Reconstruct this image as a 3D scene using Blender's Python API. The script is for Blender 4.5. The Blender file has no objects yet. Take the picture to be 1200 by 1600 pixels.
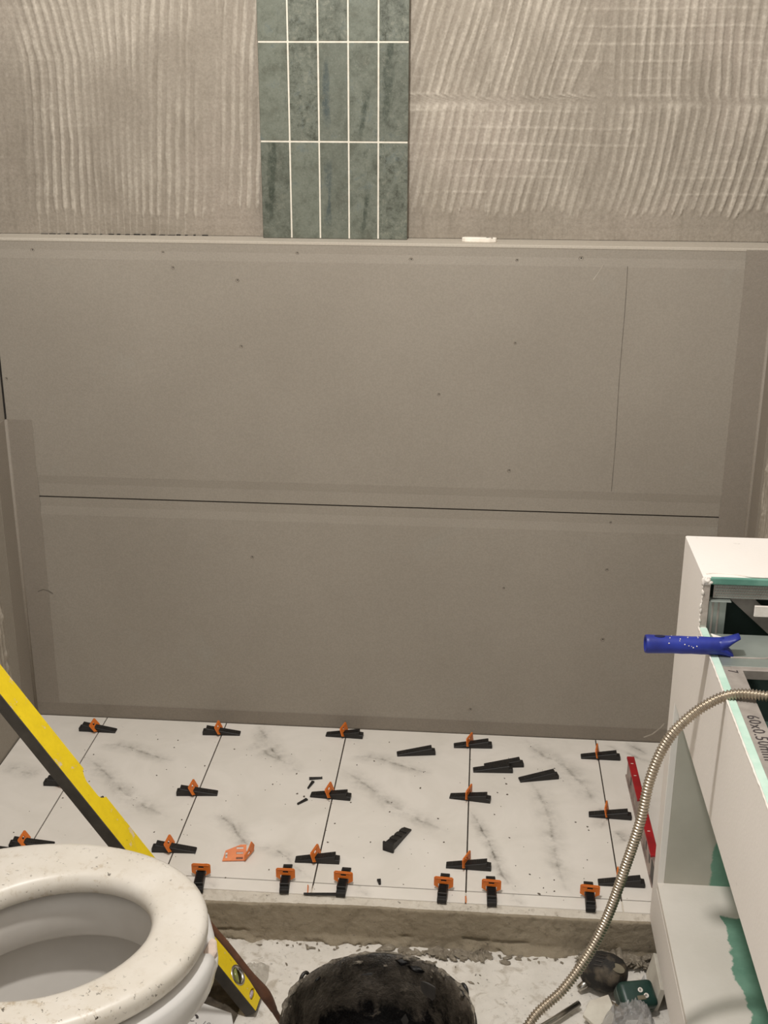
import bpy, bmesh, math, random
import numpy as np
from mathutils import Vector, Matrix

scene = bpy.context.scene
C = scene.collection
rnd = random.Random(7)
rng = np.random.default_rng(11)

# ------------------------------------------------------------------ camera, world, light, exposure
CAM = dict(f=1868.4, pitch=0.34247, yaw=0.0815, roll=0.0041, h=1.4904)
def set_camera():
    p, y, r = CAM['pitch'], CAM['yaw'], CAM['roll']
    fw = Vector((-math.sin(y) * math.cos(p), math.cos(y) * math.cos(p), -math.sin(p)))
    rt = Vector((math.cos(y), math.sin(y), 0)); up = rt.cross(fw)
    c, s = math.cos(r), math.sin(r)
    rt, up = c * rt + s * up, -s * rt + c * up
    cd = bpy.data.cameras.new('camera'); o = bpy.data.objects.new('camera', cd); C.objects.link(o)
    m = Matrix((rt, up, -fw)).transposed().to_4x4(); m.translation = (0, 0, CAM['h'])
    o.matrix_world = m
    cd.sensor_fit = 'VERTICAL'; cd.sensor_height = 32.0; cd.sensor_width = 24.0
    cd.lens = CAM['f'] / 1600.0 * 32.0
    cd.clip_start = 0.02
    scene.camera = o
set_camera()

world = bpy.data.worlds.new('world'); scene.world = world
world.use_nodes = True
bg = world.node_tree.nodes['Background']
bg.inputs[0].default_value = (1.0, 0.985, 0.965, 1); bg.inputs[1].default_value = 0.62

lamp = bpy.data.lights.new('ceiling_bulb', 'POINT'); lamp.energy = 78; lamp.shadow_soft_size = 0.06
lamp.color = (1.0, 0.962, 0.915)
lo = bpy.data.objects.new('ceiling_bulb', lamp); lo.location = (-0.25, 1.24, 2.36); C.objects.link(lo)

scene.view_settings.view_transform = 'Standard'; scene.view_settings.look = 'None'
scene.view_settings.gamma = 1.0; scene.view_settings.use_curve_mapping = False
scene.view_settings.exposure = 0.46

# ------------------------------------------------------------------ helpers: materials
def S(r, g, b):
    f = lambda c: (c / 255) / 12.92 if c / 255 <= 0.04045 else ((c / 255 + 0.055) / 1.055) ** 2.4
    return (f(r), f(g), f(b), 1)

class NT:
    def __init__(s, name):
        s.m = bpy.data.materials.new(name); s.m.use_nodes = True
        s.t = s.m.node_tree; s.n = s.t.nodes; s.l = s.t.links
        s.b = s.n['Principled BSDF']
    def node(s, typ, ins=None, **kw):
        n = s.n.new(typ)
        for k, v in kw.items(): setattr(n, k, v)
        for k, v in (ins or {}).items():
            if hasattr(v, 'is_output'): s.l.new(v, n.inputs[k])
            else: n.inputs[k].default_value = v
        return n
    def math(s, op, a, b=0.0, clamp=False):
        return s.node('ShaderNodeMath', {0: a, 1: b}, operation=op, use_clamp=clamp).outputs[0]
    def noise(s, vec, scale, detail=4, rough=0.55, dist=0.0):
        return s.node('ShaderNodeTexNoise', {'Vector': vec, 'Scale': scale, 'Detail': detail, 'Roughness': rough, 'Distortion': dist}).outputs[0]
    def ramp(s, fac, stops, interp='LINEAR'):
        n = s.node('ShaderNodeValToRGB', {0: fac}); cr = n.color_ramp; cr.interpolation = interp
        while len(cr.elements) < len(stops): cr.elements.new(0.5)
        for e, (p, c) in zip(cr.elements, stops): e.position = p; e.color = c
        return n.outputs[0]
    def mix(s, fac, a, b, blend='MIX'):
        n = s.node('ShaderNodeMix', data_type='RGBA', blend_type=blend)
        for i, v in ((0, fac), (6, a), (7, b)):
            if hasattr(v, 'is_output'): s.l.new(v, n.inputs[i])
            else: n.inputs[i].default_value = v
        return n.outputs[2]
    def map(s, v, a, b, c=0.0, d=1.0):
        return s.node('ShaderNodeMapRange', {0: v, 1: a, 2: b, 3: c, 4: d}).outputs[0]
    def obj(s): return s.node('ShaderNodeTexCoord').outputs['Object']
    def bump(s, h, strength=0.3, dist=0.002):
        n = s.node('ShaderNodeBump', {'Strength': strength, 'Distance': dist, 'Height': h})
        s.l.new(n.outputs[0], s.b.inputs['Normal'])
    def color(s, c):
        if hasattr(c, 'is_output'): s.l.new(c, s.b.inputs['Base Color'])
        else: s.b.inputs['Base Color'].default_value = c
    def set(s, **kw):
        for k, v in kw.items():
            k = k.replace('_', ' ')
            if hasattr(v, 'is_output'): s.l.new(v, s.b.inputs[k])
            else: s.b.inputs[k].default_value = v

def simple(name, c1, c2=None, scale=30, rough=0.6, metal=0.0, bump=0.2, bscale=200, bdist=0.001, detail=4, lo=0.35, hi=0.65):
    t = NT(name); v = t.obj()
    c2 = c2 or c1
    f = t.noise(v, scale, detail)
    t.color(t.mix(t.map(f, lo, hi), c1, c2))
    t.set(Roughness=rough, Metallic=metal)
    if bump: t.bump(t.noise(v, bscale, 3), bump, bdist)
    return t.m

# ------------------------------------------------------------------ helpers: meshes
def link(name, me, mat=None, parent=None, smooth=False):
    o = bpy.data.objects.new(name, me); C.objects.link(o)
    if mat is not None and not me.materials: me.materials.append(mat)
    if parent is not None: o.parent = parent
    if smooth:
        me.polygons.foreach_set('use_smooth', [True] * len(me.polygons))
    return o
def fin(name, bm, mat=None, parent=None, smooth=False):
    bmesh.ops.recalc_face_normals(bm, faces=bm.faces)
    me = bpy.data.meshes.new(name); bm.to_mesh(me); bm.free()
    return link(name, me, mat, parent, smooth)
def box(x0, x1, y0, y1, z0, z1, bev=0.0, seg=1, bm=None):
    b = bmesh.new()
    vs = [b.verts.new((x, y, z)) for z in (z0, z1) for y in (y0, y1) for x in (x0, x1)]
    for f in ((0, 2, 3, 1), (4, 5, 7, 6), (0, 1, 5, 4), (2, 6, 7, 3), (0, 4, 6, 2), (1, 3, 7, 5)):
        b.faces.new([vs[i] for i in f])
    if bev: bmesh.ops.bevel(b, geom=b.edges[:], offset=bev, segments=seg, affect='EDGES', profile=0.5)
    if bm is None: return b
    merge(bm, b); return bm
def merge(dst, src, mtx=None):
    if mtx is not None: bmesh.ops.transform(src, matrix=mtx, verts=src.verts)
    me = bpy.data.meshes.new('tmp'); src.to_mesh(me); src.free(); dst.from_mesh(me); bpy.data.meshes.remove(me)
    return dst
def prism(pts, d0, d1, axes='xyz', bev=0.0, holes=()):
    """outline pts in axes[0],axes[1], extruded from d0 to d1 along axes[2]"""
    b = bmesh.new(); ix = ['xyz'.index(a) for a in axes]
    def P(u, w, d):
        q = [0, 0, 0]; q[ix[0]] = u; q[ix[1]] = w; q[ix[2]] = d; return b.verts.new(q)
    edges = []
    for ring in (pts,) + tuple(holes):
        lo_ = [P(u, w, d0) for u, w in ring]
        edges += [b.edges.new((lo_[i], lo_[(i + 1) % len(lo_)])) for i in range(len(lo_))]
    bmesh.ops.triangle_fill(b, use_beauty=True, use_dissolve=False, edges=edges)
    r = bmesh.ops.extrude_face_region(b, geom=b.faces[:])
    off = [0, 0, 0]; off[ix[2]] = d1 - d0
    bmesh.ops.translate(b, vec=off, verts=[e for e in r['geom'] if isinstance(e, bmesh.types.BMVert)])
    bmesh.ops.recalc_face_normals(b, faces=b.faces)
    bmesh.ops.dissolve_limit(b, angle_limit=0.01, verts=b.verts, edges=b.edges)
    if bev:
        es = [e for e in b.edges if len(e.link_faces) == 2 and e.calc_face_angle(0) > 0.5]
        bmesh.ops.bevel(b, geom=es, offset=bev, segments=1, affect='EDGES')
    return b
def tube(path, rad, seg=12, caps=True):
    """path: list of points, rad: number or list"""
    b = bmesh.new(); n = len(path); path = [Vector(p) for p in path]
    if not hasattr(rad, '__len__'): rad = [rad] * n
    t0 = (path[1] - path[0]).normalized()
    u = t0.orthogonal().normalized(); rings = []
    for i in range(n):
        t = (path[min(i + 1, n - 1)] - path[max(i - 1, 0)]).normalized()
        u = (u - t * u.dot(t)).normalized(); w = t.cross(u)
        rings.append([b.verts.new(path[i] + (u * math.cos(a) + w * math.sin(a)) * rad[i]) for a in (2 * math.pi * k / seg for k in range(seg))])
    for i in range(n - 1):
        for k in range(seg):
            b.faces.new((rings[i][k], rings[i][(k + 1) % seg], rings[i + 1][(k + 1) % seg], rings[i + 1][k]))
    if caps:
        b.faces.new(rings[0][::-1]); b.faces.new(rings[-1])
    return b
def spline(pts, n):
    """Catmull-Rom through pts, resampled to n points of equal spacing"""
    p = np.array(pts, float); p = np.vstack([2 * p[0] - p[1], p, 2 * p[-1] - p[-2]]); out = []
    for i in range(1, len(p) - 2):
        for t in np.linspace(0, 1, 24, endpoint=False):
            a, b_, c, d = p[i - 1], p[i], p[i + 1], p[i + 2]
            out.append(0.5 * (2 * b_ + (c - a) * t + (2 * a - 5 * b_ + 4 * c - d) * t * t + (3 * b_ - a - 3 * c + d) * t ** 3))
    out.append(p[-2]); out = np.array(out)
    s = np.r_[0, np.cumsum(np.linalg.norm(np.diff(out, axis=0), axis=1))]
    q = np.linspace(0, s[-1], n)
    return np.c_[[np.interp(q, s, out[:, k]) for k in range(3)]].T, s[-1]
def loft(rings, close=True, cap0=False, cap1=False):
    b = bmesh.new(); R = [[b.verts.new(p) for p in r] for r in rings]; n = len(R[0])
    for i in range(len(R) - 1):
        for k in range(n if close else n - 1):
            b.faces.new((R[i][k], R[i][(k + 1) % n], R[i + 1][(k + 1) % n], R[i + 1][k]))
    if cap0: b.faces.new(R[0][::-1])
    if cap1: b.faces.new(R[-1])
    return b
def grid_mesh(name, pts, nu, nv, attr=None):
    """pts: (nv*nu,3) array, row major"""
    me = bpy.data.meshes.new(name)
    me.vertices.add(nu * nv); me.vertices.foreach_set('co', pts.astype(np.float32).ravel())
    i, j = np.meshgrid(np.arange(nu - 1), np.arange(nv - 1)); a = (j * nu + i).ravel()
    q = np.c_[a, a + 1, a + nu + 1, a + nu].astype(np.int32)
    me.loops.add(q.size); me.loops.foreach_set('vertex_index', q.ravel())
    me.polygons.add(len(q)); me.polygons.foreach_set('loop_start', np.arange(0, q.size, 4, dtype=np.int32))
    me.polygons.foreach_set('loop_total', np.full(len(q), 4, np.int32))
    me.polygons.foreach_set('use_smooth', np.ones(len(q), bool))
    me.update(calc_edges=True)
    if attr is not None:
        at = me.attributes.new('crest', 'FLOAT', 'POINT'); at.data.foreach_set('value', attr.astype(np.float32).ravel())
    return me
def vnoise(x, y, seed=0):
    """smooth 2-D value noise in 0..1"""
    r = np.random.default_rng(seed).random((257, 257))
    xi = np.floor(x).astype(int); yi = np.floor(y).astype(int); fx = x - xi; fy = y - yi
    fx = fx * fx * (3 - 2 * fx); fy = fy * fy * (3 - 2 * fy)
    xi %= 256; yi %= 256
    return (r[yi, xi] * (1 - fx) + r[yi, xi + 1] * fx) * (1 - fy) + (r[yi + 1, xi] * (1 - fx) + r[yi + 1, xi + 1] * fx) * fy
def fbm(x, y, seed=0, oct=4):
    s = 0; a = 0.5
    for o in range(oct): s = s + a * vnoise(x * 2 ** o + 17 * o, y * 2 ** o + 31 * o, seed + o); a *= 0.5
    return s
def sstep(a, b, x):
    t = np.clip((x - a) / (b - a), 0, 1); return t * t * (3 - 2 * t)
def tag(o, label, cat, group=None):
    o['label'] = label; o['category'] = cat
    if group: o['group'] = group
    return o
def thing(name, label, cat, loc=(0, 0, 0), rotz=0.0, group=None):
    o = bpy.data.objects.new(name, None); C.objects.link(o); o.empty_display_size = 0.05
    o.location = loc; o.rotation_euler = (0, 0, rotz)
    return tag(o, label, cat, group)
def struct(o):
    o['kind'] = 'structure'; return o
def copy_tree(root, loc, rotz, label):
    r = root.copy(); C.objects.link(r); r.location = loc; r.rotation_euler = (0, 0, rotz); r['label'] = label
    for ch in root.children:
        c = ch.copy(); C.objects.link(c); c.parent = r
        for g in ch.children:
            d = g.copy(); C.objects.link(d); d.parent = c
    return r
def rock(r, seed, sub=2, rough=0.35, flat=1.0):
    rr = random.Random(seed); b = bmesh.new(); bmesh.ops.create_icosphere(b, subdivisions=sub, radius=r)
    ph = [rr.uniform(0, 6) for _ in range(6)]
    for v in b.verts:
        n = v.co.normalized()
        k = 1 + rough * (math.sin(3 * n.x + ph[0]) * math.sin(2.6 * n.y + ph[1]) + 0.5 * math.sin(6 * n.z + ph[2] + 4 * n.x) + 0.3 * math.sin(9 * n.y + ph[3]))
        v.co = n * r * k; v.co.z *= flat
    return b

# ------------------------------------------------------------------ shared materials
XL, XR, YW, ZL, ZG = -1.086, 0.610, 2.5794, 1.1742, 0.579
FLOOR = -0.09          # raw concrete floor; the tiled platform top is z = 0
YS = 1.9705            # joint between the two tile rows
XD = 0.0038            # fourth joint from the left; pitch of the joints 0.302

def paint_mat(name, c1, c2, c3, bump=0.25, bscale=350):
    t = NT(name); v = t.obj()
    f = t.noise(v, 2.2, 5, 0.6); g = t.noise(v, 260, 3, 0.6); h = t.noise(v, 7, 4, 0.6, 0.4)
    c = t.mix(t.map(f, 0.35, 0.65), c1, c2)
    c = t.mix(t.map(h, 0.62, 0.80, 0, 0.55), c, c3)
    c = t.mix(t.map(g, 0.35, 0.65, 0, 0.14), c, S(70, 64, 56), 'MIX')
    t.color(c); t.set(Roughness=0.72)
    t.bump(t.noise(v, bscale, 4, 0.6), bump, 0.0012)
    return t.m
M = {}
M['membrane'] = paint_mat('grey_waterproofing_paint', S(154, 146, 134), S(147, 139, 127), S(152, 148, 138))
M['membrane_dark'] = paint_mat('grey_waterproofing_tape', S(139, 130, 118), S(133, 124, 112), S(146, 137, 126), 0.6, 500)
M['membrane_tape'] = paint_mat('grey_corner_band', S(144, 135, 123), S(138, 129, 117), S(149, 140, 128), 0.6, 500)
def adhesive_mat():
    t = NT('tile_adhesive'); v = t.obj()
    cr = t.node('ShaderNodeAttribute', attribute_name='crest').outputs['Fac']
    f = t.noise(v, 5, 5, 0.65); g = t.noise(v, 180, 4, 0.65)
    c = t.mix(t.map(f, 0.35, 0.65), S(146, 137, 124), S(156, 147, 134))
    st = t.node('ShaderNodeMapping', {'Vector': v, 'Scale': (1.0, 1.0, 0.12)}).outputs[0]
    c = t.mix(t.map(t.noise(st, 70, 4, 0.65), 0.52, 0.68, 0, 0.5), c, S(128, 119, 106))
    c = t.mix(t.map(t.noise(v, 3.1, 3, 0.6), 0.50, 0.66, 0, 0.5), c, S(176, 164, 152))
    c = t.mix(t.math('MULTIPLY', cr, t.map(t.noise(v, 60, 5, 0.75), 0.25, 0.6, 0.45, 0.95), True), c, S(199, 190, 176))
    c = t.mix(t.map(g, 0.32, 0.68, 0, 0.34), c, S(98, 88, 76))
    t.color(c); t.set(Roughness=0.85)
    t.bump(t.noise(v, 300, 4, 0.65), 0.5, 0.0015)
    return t.m
M['adhesive'] = adhesive_mat()
def concrete_mat(name, c1, c2, c3, sc=6, bump=0.6, spots=True):
    t = NT(name); v = t.obj()
    f = t.noise(v, sc, 6, 0.65); g = t.noise(v, sc * 3.3, 5, 0.6, 0.5); h = t.noise(v, 90, 4, 0.7)
    c = t.mix(t.map(f, 0.35, 0.65), c1, c2)
    c = t.mix(t.map(g, 0.53, 0.70, 0, 0.85), c, c3)
    if spots: c = t.mix(t.map(h, 0.62, 0.72, 0, 0.7), c, S(60, 54, 46))
    t.color(c); t.set(Roughness=0.88)
    t.bump(t.noise(v, 120, 5, 0.7), bump, 0.004)
    return t.m
M['slab'] = concrete_mat('dusty_concrete_floor', S(214, 208, 198), S(230, 224, 215), S(178, 168, 153), 12, 0.35)
M['kerb'] = concrete_mat('rough_kerb_concrete', S(144, 132, 112), S(154, 142, 122), S(126, 115, 96), 14, 0.6)
M['kerb_top'] = concrete_mat('dusty_kerb_mortar', S(214, 206, 193), S(200, 191, 177), S(178, 168, 153), 20, 0.5)
M['dark_gap'] = simple('dark_joint', S(40, 35, 30), S(26, 23, 20), 40, 0.95, bump=0)

# ------------------------------------------------------------------ the room: walls
wall_back = struct(fin('wall_back', box(XL - 0.2, XR + 0.2, YW + 0.115, YW + 0.25, FLOOR, 2.6), M['membrane']))
# boxed-out lower wall: dark core behind the boards, ledge on top
fin('wall_core', box(XL, XR, YW + 0.0126, YW + 0.116, FLOOR, ZL - 0.0125), M['dark_gap'], wall_back)
def board(z0, z1, prof, name):
    """plasterboard with tapered edges: prof = [(z, recess)]"""
    pts = [(YW + r, z) for z, r in prof] + [(YW + 0.0125, z1), (YW + 0.0125, z0)]
    return prism(pts, XL + 0.004, XR - 0.001, 'yzx')
T = 0.0022
fin('wall_board', board(ZG + 0.0018, ZL, [(ZG + 0.0018, T), (0.612, T), (0.632, 0), (1.132, 0), (1.150, T), (ZL - 0.0005, T)], 'u'), M['membrane'], wall_back)
fin('wall_board', board(-0.008, ZG - 0.0018, [(-0.008, 0), (0.536, 0), (0.556, T), (ZG - 0.0018, T)], 'l'), M['membrane'], wall_back)
M['ledge'] = paint_mat('lit_ledge_paint', S(190, 182, 168), S(182, 173, 159), S(198, 190, 177))  # paler than the boards: the light on the ledge is painted into its colour
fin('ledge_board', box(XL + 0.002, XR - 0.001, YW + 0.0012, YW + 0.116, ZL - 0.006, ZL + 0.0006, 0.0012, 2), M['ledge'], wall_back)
# corner bands and bottom band brushed over the boards
def band(name, x0, x1, z0, z1, y=YW, th=0.0008, parent=wall_back, mat='membrane_tape'):
    n = 60; rr = rng.normal(0, 0.0006, (n + 1, 2)); L = []
    zz = np.linspace(z0, z1, n + 1)
    pts = [(x0 + rr[i, 0] * 0.5, zz[i]) for i in range(n + 1)] + [(x1 + rr[i, 1], zz[i]) for i in range(n, -1, -1)]
    return fin(name, prism(pts, y - th, y + 0.0008, 'xzy'), M[mat], parent)
band('corner_band', XL, -1.022, 0.0, 0.765)
band('corner_band', 0.5445, XR, 0.0, ZL - 0.003)
fin('skirting_band', box(XL, XR, YW - 0.0009, YW + 0.001, 0.0, 0.036, 0.0004), M['membrane_dark'], wall_back)
# pencil / score line on the upper board and a hair crack
def strip_line(name, pts, w, mat, y=YW, parent=wall_back):
    b = bmesh.new(); prev = None
    for i, (x, z) in enumerate(pts):
        d = Vector((pts[min(i + 1, len(pts) - 1)][0] - pts[max(i - 1, 0)][0], 0, pts[min(i + 1, len(pts) - 1)][1] - pts[max(i - 1, 0)][1])).normalized()
        n = Vector((-d.z, 0, d.x)) * w / 2
        q = [b.verts.new((x + n.x, y - 0.0003, z + n.z)), b.verts.new((x - n.x, y - 0.0003, z - n.z)), b.verts.new((x - n.x, y + 0.0006, z - n.z)), b.verts.new((x + n.x, y + 0.0006, z + n.z))]
        if prev:
            for k in range(4): b.faces.new((prev[k], prev[(k + 1) % 4], q[(k + 1) % 4], q[k]))
        else: b.faces.new(q)
        prev = q
    b.faces.new(prev[::-1])
    return fin(name, b, mat, parent)
M['pencil'] = simple('pencil_graphite', S(92, 85, 76), S(120, 112, 101), 60, 0.7, bump=0)
M['scratch'] = simple('pale_scratch', S(178, 169, 156), S(160, 151, 139), 60, 0.8, bump=0)
strip_line('pencil_line', [(0.302 + 0.0008 * math.sin(i), 1.134 - i * 0.05) for i in range(11)], 0.0014, M['pencil'])
strip_line('scratch', [(0.232, 1.105), (0.243, 1.122), (0.252, 1.138)], 0.0014, M['scratch'])
strip_line('crack', [(-1.049, 0.336), (-1.035, 0.342), (-1.022, 0.339), (-1.012, 0.332)], 0.0016, M['pencil'], YW - 0.0009)
strip_line('scratch', [(0.42, 0.012), (0.44, 0.022), (0.458, 0.04), (0.466, 0.052)], 0.003, M['scratch'], YW - 0.0009)
# screw dents: a small pit with a lifted lip
def dent():
    b = bmesh.new(); prof = [(0.0062, 0.0004), (0.0048, -0.0008), (0.0034, 0.0), (0.0022, 0.0004)]; n = 12
    rings = [[(r * math.cos(2 * math.pi * k / n), y, r * math.sin(2 * math.pi * k / n)) for k in range(n)] for r, y in prof]
    return loft(rings, cap1=True)
dm = bpy.data.meshes.new('screw_dent'); db = dent(); bmesh.ops.recalc_face_normals(db, faces=db.faces); db.to_mesh(dm); db.free()
dm.materials.append(M['membrane_dark'])
pit = bpy.data.meshes.new('screw_head'); pb = bmesh.new()
bmesh.ops.create_cone(pb, cap_ends=True, segments=10, radius1=0.0017, radius2=0.0015, depth=0.0009, matrix=Matrix.Rotation(math.pi / 2, 4, 'X')); pb.to_mesh(pit); pb.free()
pit.materials.append(M['dark_gap'])
for x, z in [(-0.694, 1.148), (-0.400, 1.151), (-0.155, 1.141), (0.070, 1.143), (-0.532, 1.091), (-0.529, 0.946), (0.073, 0.966), (0.071, 0.676), (-0.521, 0.548), (-0.521, 0.445), (0.070, 0.389), (0.305, 0.559), (0.304, 0.444), (0.306, 0.267), (-1.072, 0.861), (-0.090, 0.848), (-0.984, 1.149), (0.204, 1.149), (0.001, 0.067), (-0.673, 1.116)]:
    rec = T if (z > 1.145 or 0.54 < z < 0.62) else (T * 0.6 if z > 1.13 else 0)
    sc_ = rnd.uniform(0.55, 1.0)
    o = link('screw_dent', dm, None, wall_back); o.location = (x, YW + rec, z); o.scale = (sc_, 1, sc_)
    s_ = link('screw_head', pit, None, o); s_.location = (0.0004, -0.0001, 0.0006)

# upper wall: combed tile adhesive as a height field
def upper_adhesive():
    x0, x1, z0, z1 = XL, XR, ZL + 0.0015, 1.75
    nu, nv = 760, 270
    X, Z = np.meshgrid(np.linspace(x0, x1, nu), np.linspace(z0, z1, nv))
    d = 1.655 - Z
    left = 1 - sstep(-0.40, -0.25, X); mid = sstep(-0.40, -0.25, X) * (1 - sstep(0.17, 0.27, X)); right = sstep(0.17, 0.27, X)
    up = 1 - sstep(0.186, 0.206, d + 0.03 * (fbm(X * 6, Z * 0 + 3, 17) - 0.5))
    wob = 0.014 * (fbm(X * 5, Z * 4, 3) - 0.5) + 0.005 * (fbm(X * 22, Z * 16, 13) - 0.5)
    dl = d - 0.196
    far = 1 - sstep(-0.90, -0.72, X)
    sl_l = far * (0.22 * np.minimum(d, 0.11) - 0.03 * np.maximum(d - 0.11, 0)) + (1 - far) * (-0.07 * d)
    sl_u = left * sl_l + mid * (-0.27 * d) + right * (-0.03 * d + 0.16 * d * d)
    sl_d = left * sl_l + mid * (0.013 - 0.22 * dl) + right * (-0.045 * dl - 0.55 * dl * dl + 0.006)
    u = X - (up * sl_u + (1 - up) * sl_d) + wob
    ph = u / 0.0197
    w = np.abs(((ph) % 1.0) - 0.5) * 2            # 1 at ridge crest lines
    lowid = np.floor(ph)
    amp = 0.45 + 0.8 * vnoise(lowid * 3.37 + 11, Z * 9, 201)
    wid = 0.18 + 0.34 * vnoise(lowid * 2.1, Z * 14 + 5, 203)
    ridge = sstep(wid, wid + 0.34, w) * np.clip(amp, 0, 1.2) * (0.75 + 0.5 * fbm(X * 30, Z * 45, 207))
    # patches where the comb marks fade
    fade = sstep(0.24, 0.44, fbm(X * 6 + 9, Z * 3.5, 21)) * 0.65 + 0.35
    fade *= 1 - 0.7 * np.exp(-(((X + 0.20) / 0.05) ** 2)) - 0.65 * np.exp(-(((X + 0.60) / 0.035) ** 2)) * (d < 0.42) - 0.55 * np.exp(-(((X - 0.235) / 0.045) ** 2))
    fade *= sstep(-1.03, -0.96, X) * 0.9 + 0.1
    # lower end of the strokes, ragged
    zend = 1.232 + 0.022 * (vnoise(np.floor(ph) * 1.7, 0 * ph, 5) - 0.5) + np.where(X < -0.62, -0.025 * sstep(-0.62, -0.70, X) * 0 - 0.012, 0) + 0.012 * sstep(0.2, 0.5, X) * 0
    fade = np.clip(fade, 0, 1) * sstep(zend - 0.006, zend + 0.010, Z)
    foot = np.where((X < -0.66) & (X > -1.0), 0.5 * sstep(0.72, 0.98, w) * (1 - sstep(zend, zend + 0.02, Z)), 0)
    gap = 1 - (0.65 - 0.45 * left) * np.exp(-((d - 0.196) / 0.009) ** 2)
    # faint horizontal mesh lines, stronger to the right
    hz = np.clip(np.cos(2 * np.pi * (Z + 0.006 * (fbm(X * 4, Z * 0, 8) - .5)) / 0.0335), 0, 1) ** 8
    hz *= (0.25 + 0.75 * (mid + right)) * sstep(0.35, 0.6, fbm(X * 4, Z * 5, 33)) * sstep(1.24, 1.27, Z)
    base = 0.004 * (fbm(X * 3, Z * 3, 40) - 0.5) + 0.0016 * (fbm(X * 25, Z * 25, 42) - 0.5)
    smear = 0.0012 * (1 - 0.8 * left) * np.exp(-((d - 0.205 - 0.012 * (fbm(X * 7, Z * 0, 52) - .5)) / 0.008) ** 2) * sstep(0.3, 0.6, fbm(X * 8, Z * 2, 50))
    low = 0.0012 * (fbm(X * 3, Z * 90, 61) - 0.5) * (1 - sstep(1.22, 1.25, Z))
    patch = 0.0022 * np.exp(-(((X - 0.235) / 0.03) ** 2 + ((Z - 1.42) / 0.05) ** 2)) * (0.3 + fbm(X * 60, Z * 60, 71))
    h = base + 0.0026 * ridge * fade * gap + 0.0012 * foot + 0.0008 * hz + smear + low + patch + 0.0006 * (fbm(X * 160, Z * 160, 80) - 0.5)
    # edge of the coat above the ledge at the left is toothed
    crest = np.clip(ridge * fade * gap * (0.45 + 0.6 * fbm(X * 14 + 3, Z * 10, 97)) + 0.30 * (fbm(X * 120, Z * 60, 95) - 0.5) + foot * 0.8 + 0.5 * hz + 0.5 * np.clip(smear / 0.0016, 0, 1) + 0.9 * (fbm(X * 9, Z * 9, 90) - 0.5) * sstep(1.2, 1.3, Z), 0, 1)
    ysurf = YW + 0.078 + 0.030 * (X - XL) / (XR - XL)
    Y = ysurf - h
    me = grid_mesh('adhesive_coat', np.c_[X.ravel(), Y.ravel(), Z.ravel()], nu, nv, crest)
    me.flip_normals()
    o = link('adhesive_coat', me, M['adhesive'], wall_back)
    return o
upper_adhesive()
# solid behind the coat
fin('wall_render', prism([(XL, YW + 0.081), (XR, YW + 0.111), (XR, YW + 0.12), (XL, YW + 0.12)], ZL + 0.0005, 2.6, 'xyz'), M['adhesive'], wall_back)
# shadow gap with comb teeth below the coat at the left
tb = bmesh.new()
for i in range(20):
    x = -0.99 + i * 0.0192; y_ = YW + 0.078 + 0.03 * (x - XL) / (XR - XL); box(x, x + rnd.uniform(0.004, 0.016), y_ - 0.0032, y_, ZL + 0.0004, ZL + rnd.uniform(0.0016, 0.0036), bm=tb)
fin('coat_edge_gap', tb, M['dark_gap'], wall_back)

def side_wall(name, x, sgn):
    o = struct(fin(name, box(min(x, x + sgn * 0.12), max(x, x + sgn * 0.12), -0.6, YW + 0.25, FLOOR, 2.6), M['membrane']))
    return o
wall_left = side_wall('wall_left', XL, -1)
wall_right = side_wall('wall_right', XR, 1)
def side_patch(x, sgn, y0, y1, z0, z1, seed, parent):
    nu, nv = 90, 130
    Yg, Zg_ = np.meshgrid(np.linspace(y0, y1, nu), np.linspace(z0, z1, nv))
    u = (Yg - y0) / (y1 - y0); w = (Zg_ - z0) / (z1 - z0)
    edge = sstep(0.0, 0.12, w) * sstep(0, 0.1, 1 - w) * sstep(0, 0.06, u) * (1 - sstep(0.80 + 0.15 * fbm(w * 12, w * 0, seed), 1.0, u))
    rid = sstep(0.3, 0.9, np.abs(((Yg + 0.02 * fbm(Yg * 6, Zg_ * 8, seed)) / 0.018) % 1 - .5) * 2)
    lump = fbm(Yg * 50, Zg_ * 30, seed + 3)
    h = edge * (0.001 + 0.005 * rid * lump + 0.004 * np.clip(lump - 0.55, 0, 1) * 4) - 0.0006
    P = np.c_[(x - sgn * h).ravel(), Yg.ravel(), Zg_.ravel()]
    me = grid_mesh('adhesive_smear', P, nu, nv, np.clip(edge * (rid * 0.6 + lump * 0.3), 0, 1))
    return link('adhesive_smear', me, M['adhesive'], parent)
side_patch(XL, -1, 2.15, 2.475, 0.10, 0.56, 5, wall_left)
side_patch(XR, 1, 2.15, 2.50, 0.50, 0.90, 9, wall_right)
# corner bands on the side walls
fin('corner_band', box(XL - 0.001, XL + 0.0012, 2.505, YW, 0, 0.765, 0.0004), M['membrane_tape'], wall_left)
fin('corner_band', box(XR - 0.0012, XR + 0.001, 2.50, YW, 0, ZL, 0.0004), M['membrane_tape'], wall_right)
# open slit in the left corner above the band
fin('corner_slit', box(XL - 0.0005, XL + 0.0045, YW - 0.0005, YW + 0.004, 0.768, ZL - 0.004), M['dark_gap'], wall_left)
# small fillet of sealant in both corners
fin('corner_fillet', tube([(XL + 0.001, YW - 0.001, 0.0), (XL + 0.001, YW - 0.001, 0.4), (XL + 0.001, YW - 0.001, 0.765)], 0.006, 10), M['membrane_tape'], wall_left, True)
fin('corner_fillet', tube([(XR - 0.001, YW - 0.001, 0.0), (XR - 0.001, YW - 0.001, 0.6), (XR - 0.001, YW - 0.001, ZL)], 0.006, 10), M['membrane_tape'], wall_right, True)

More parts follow.
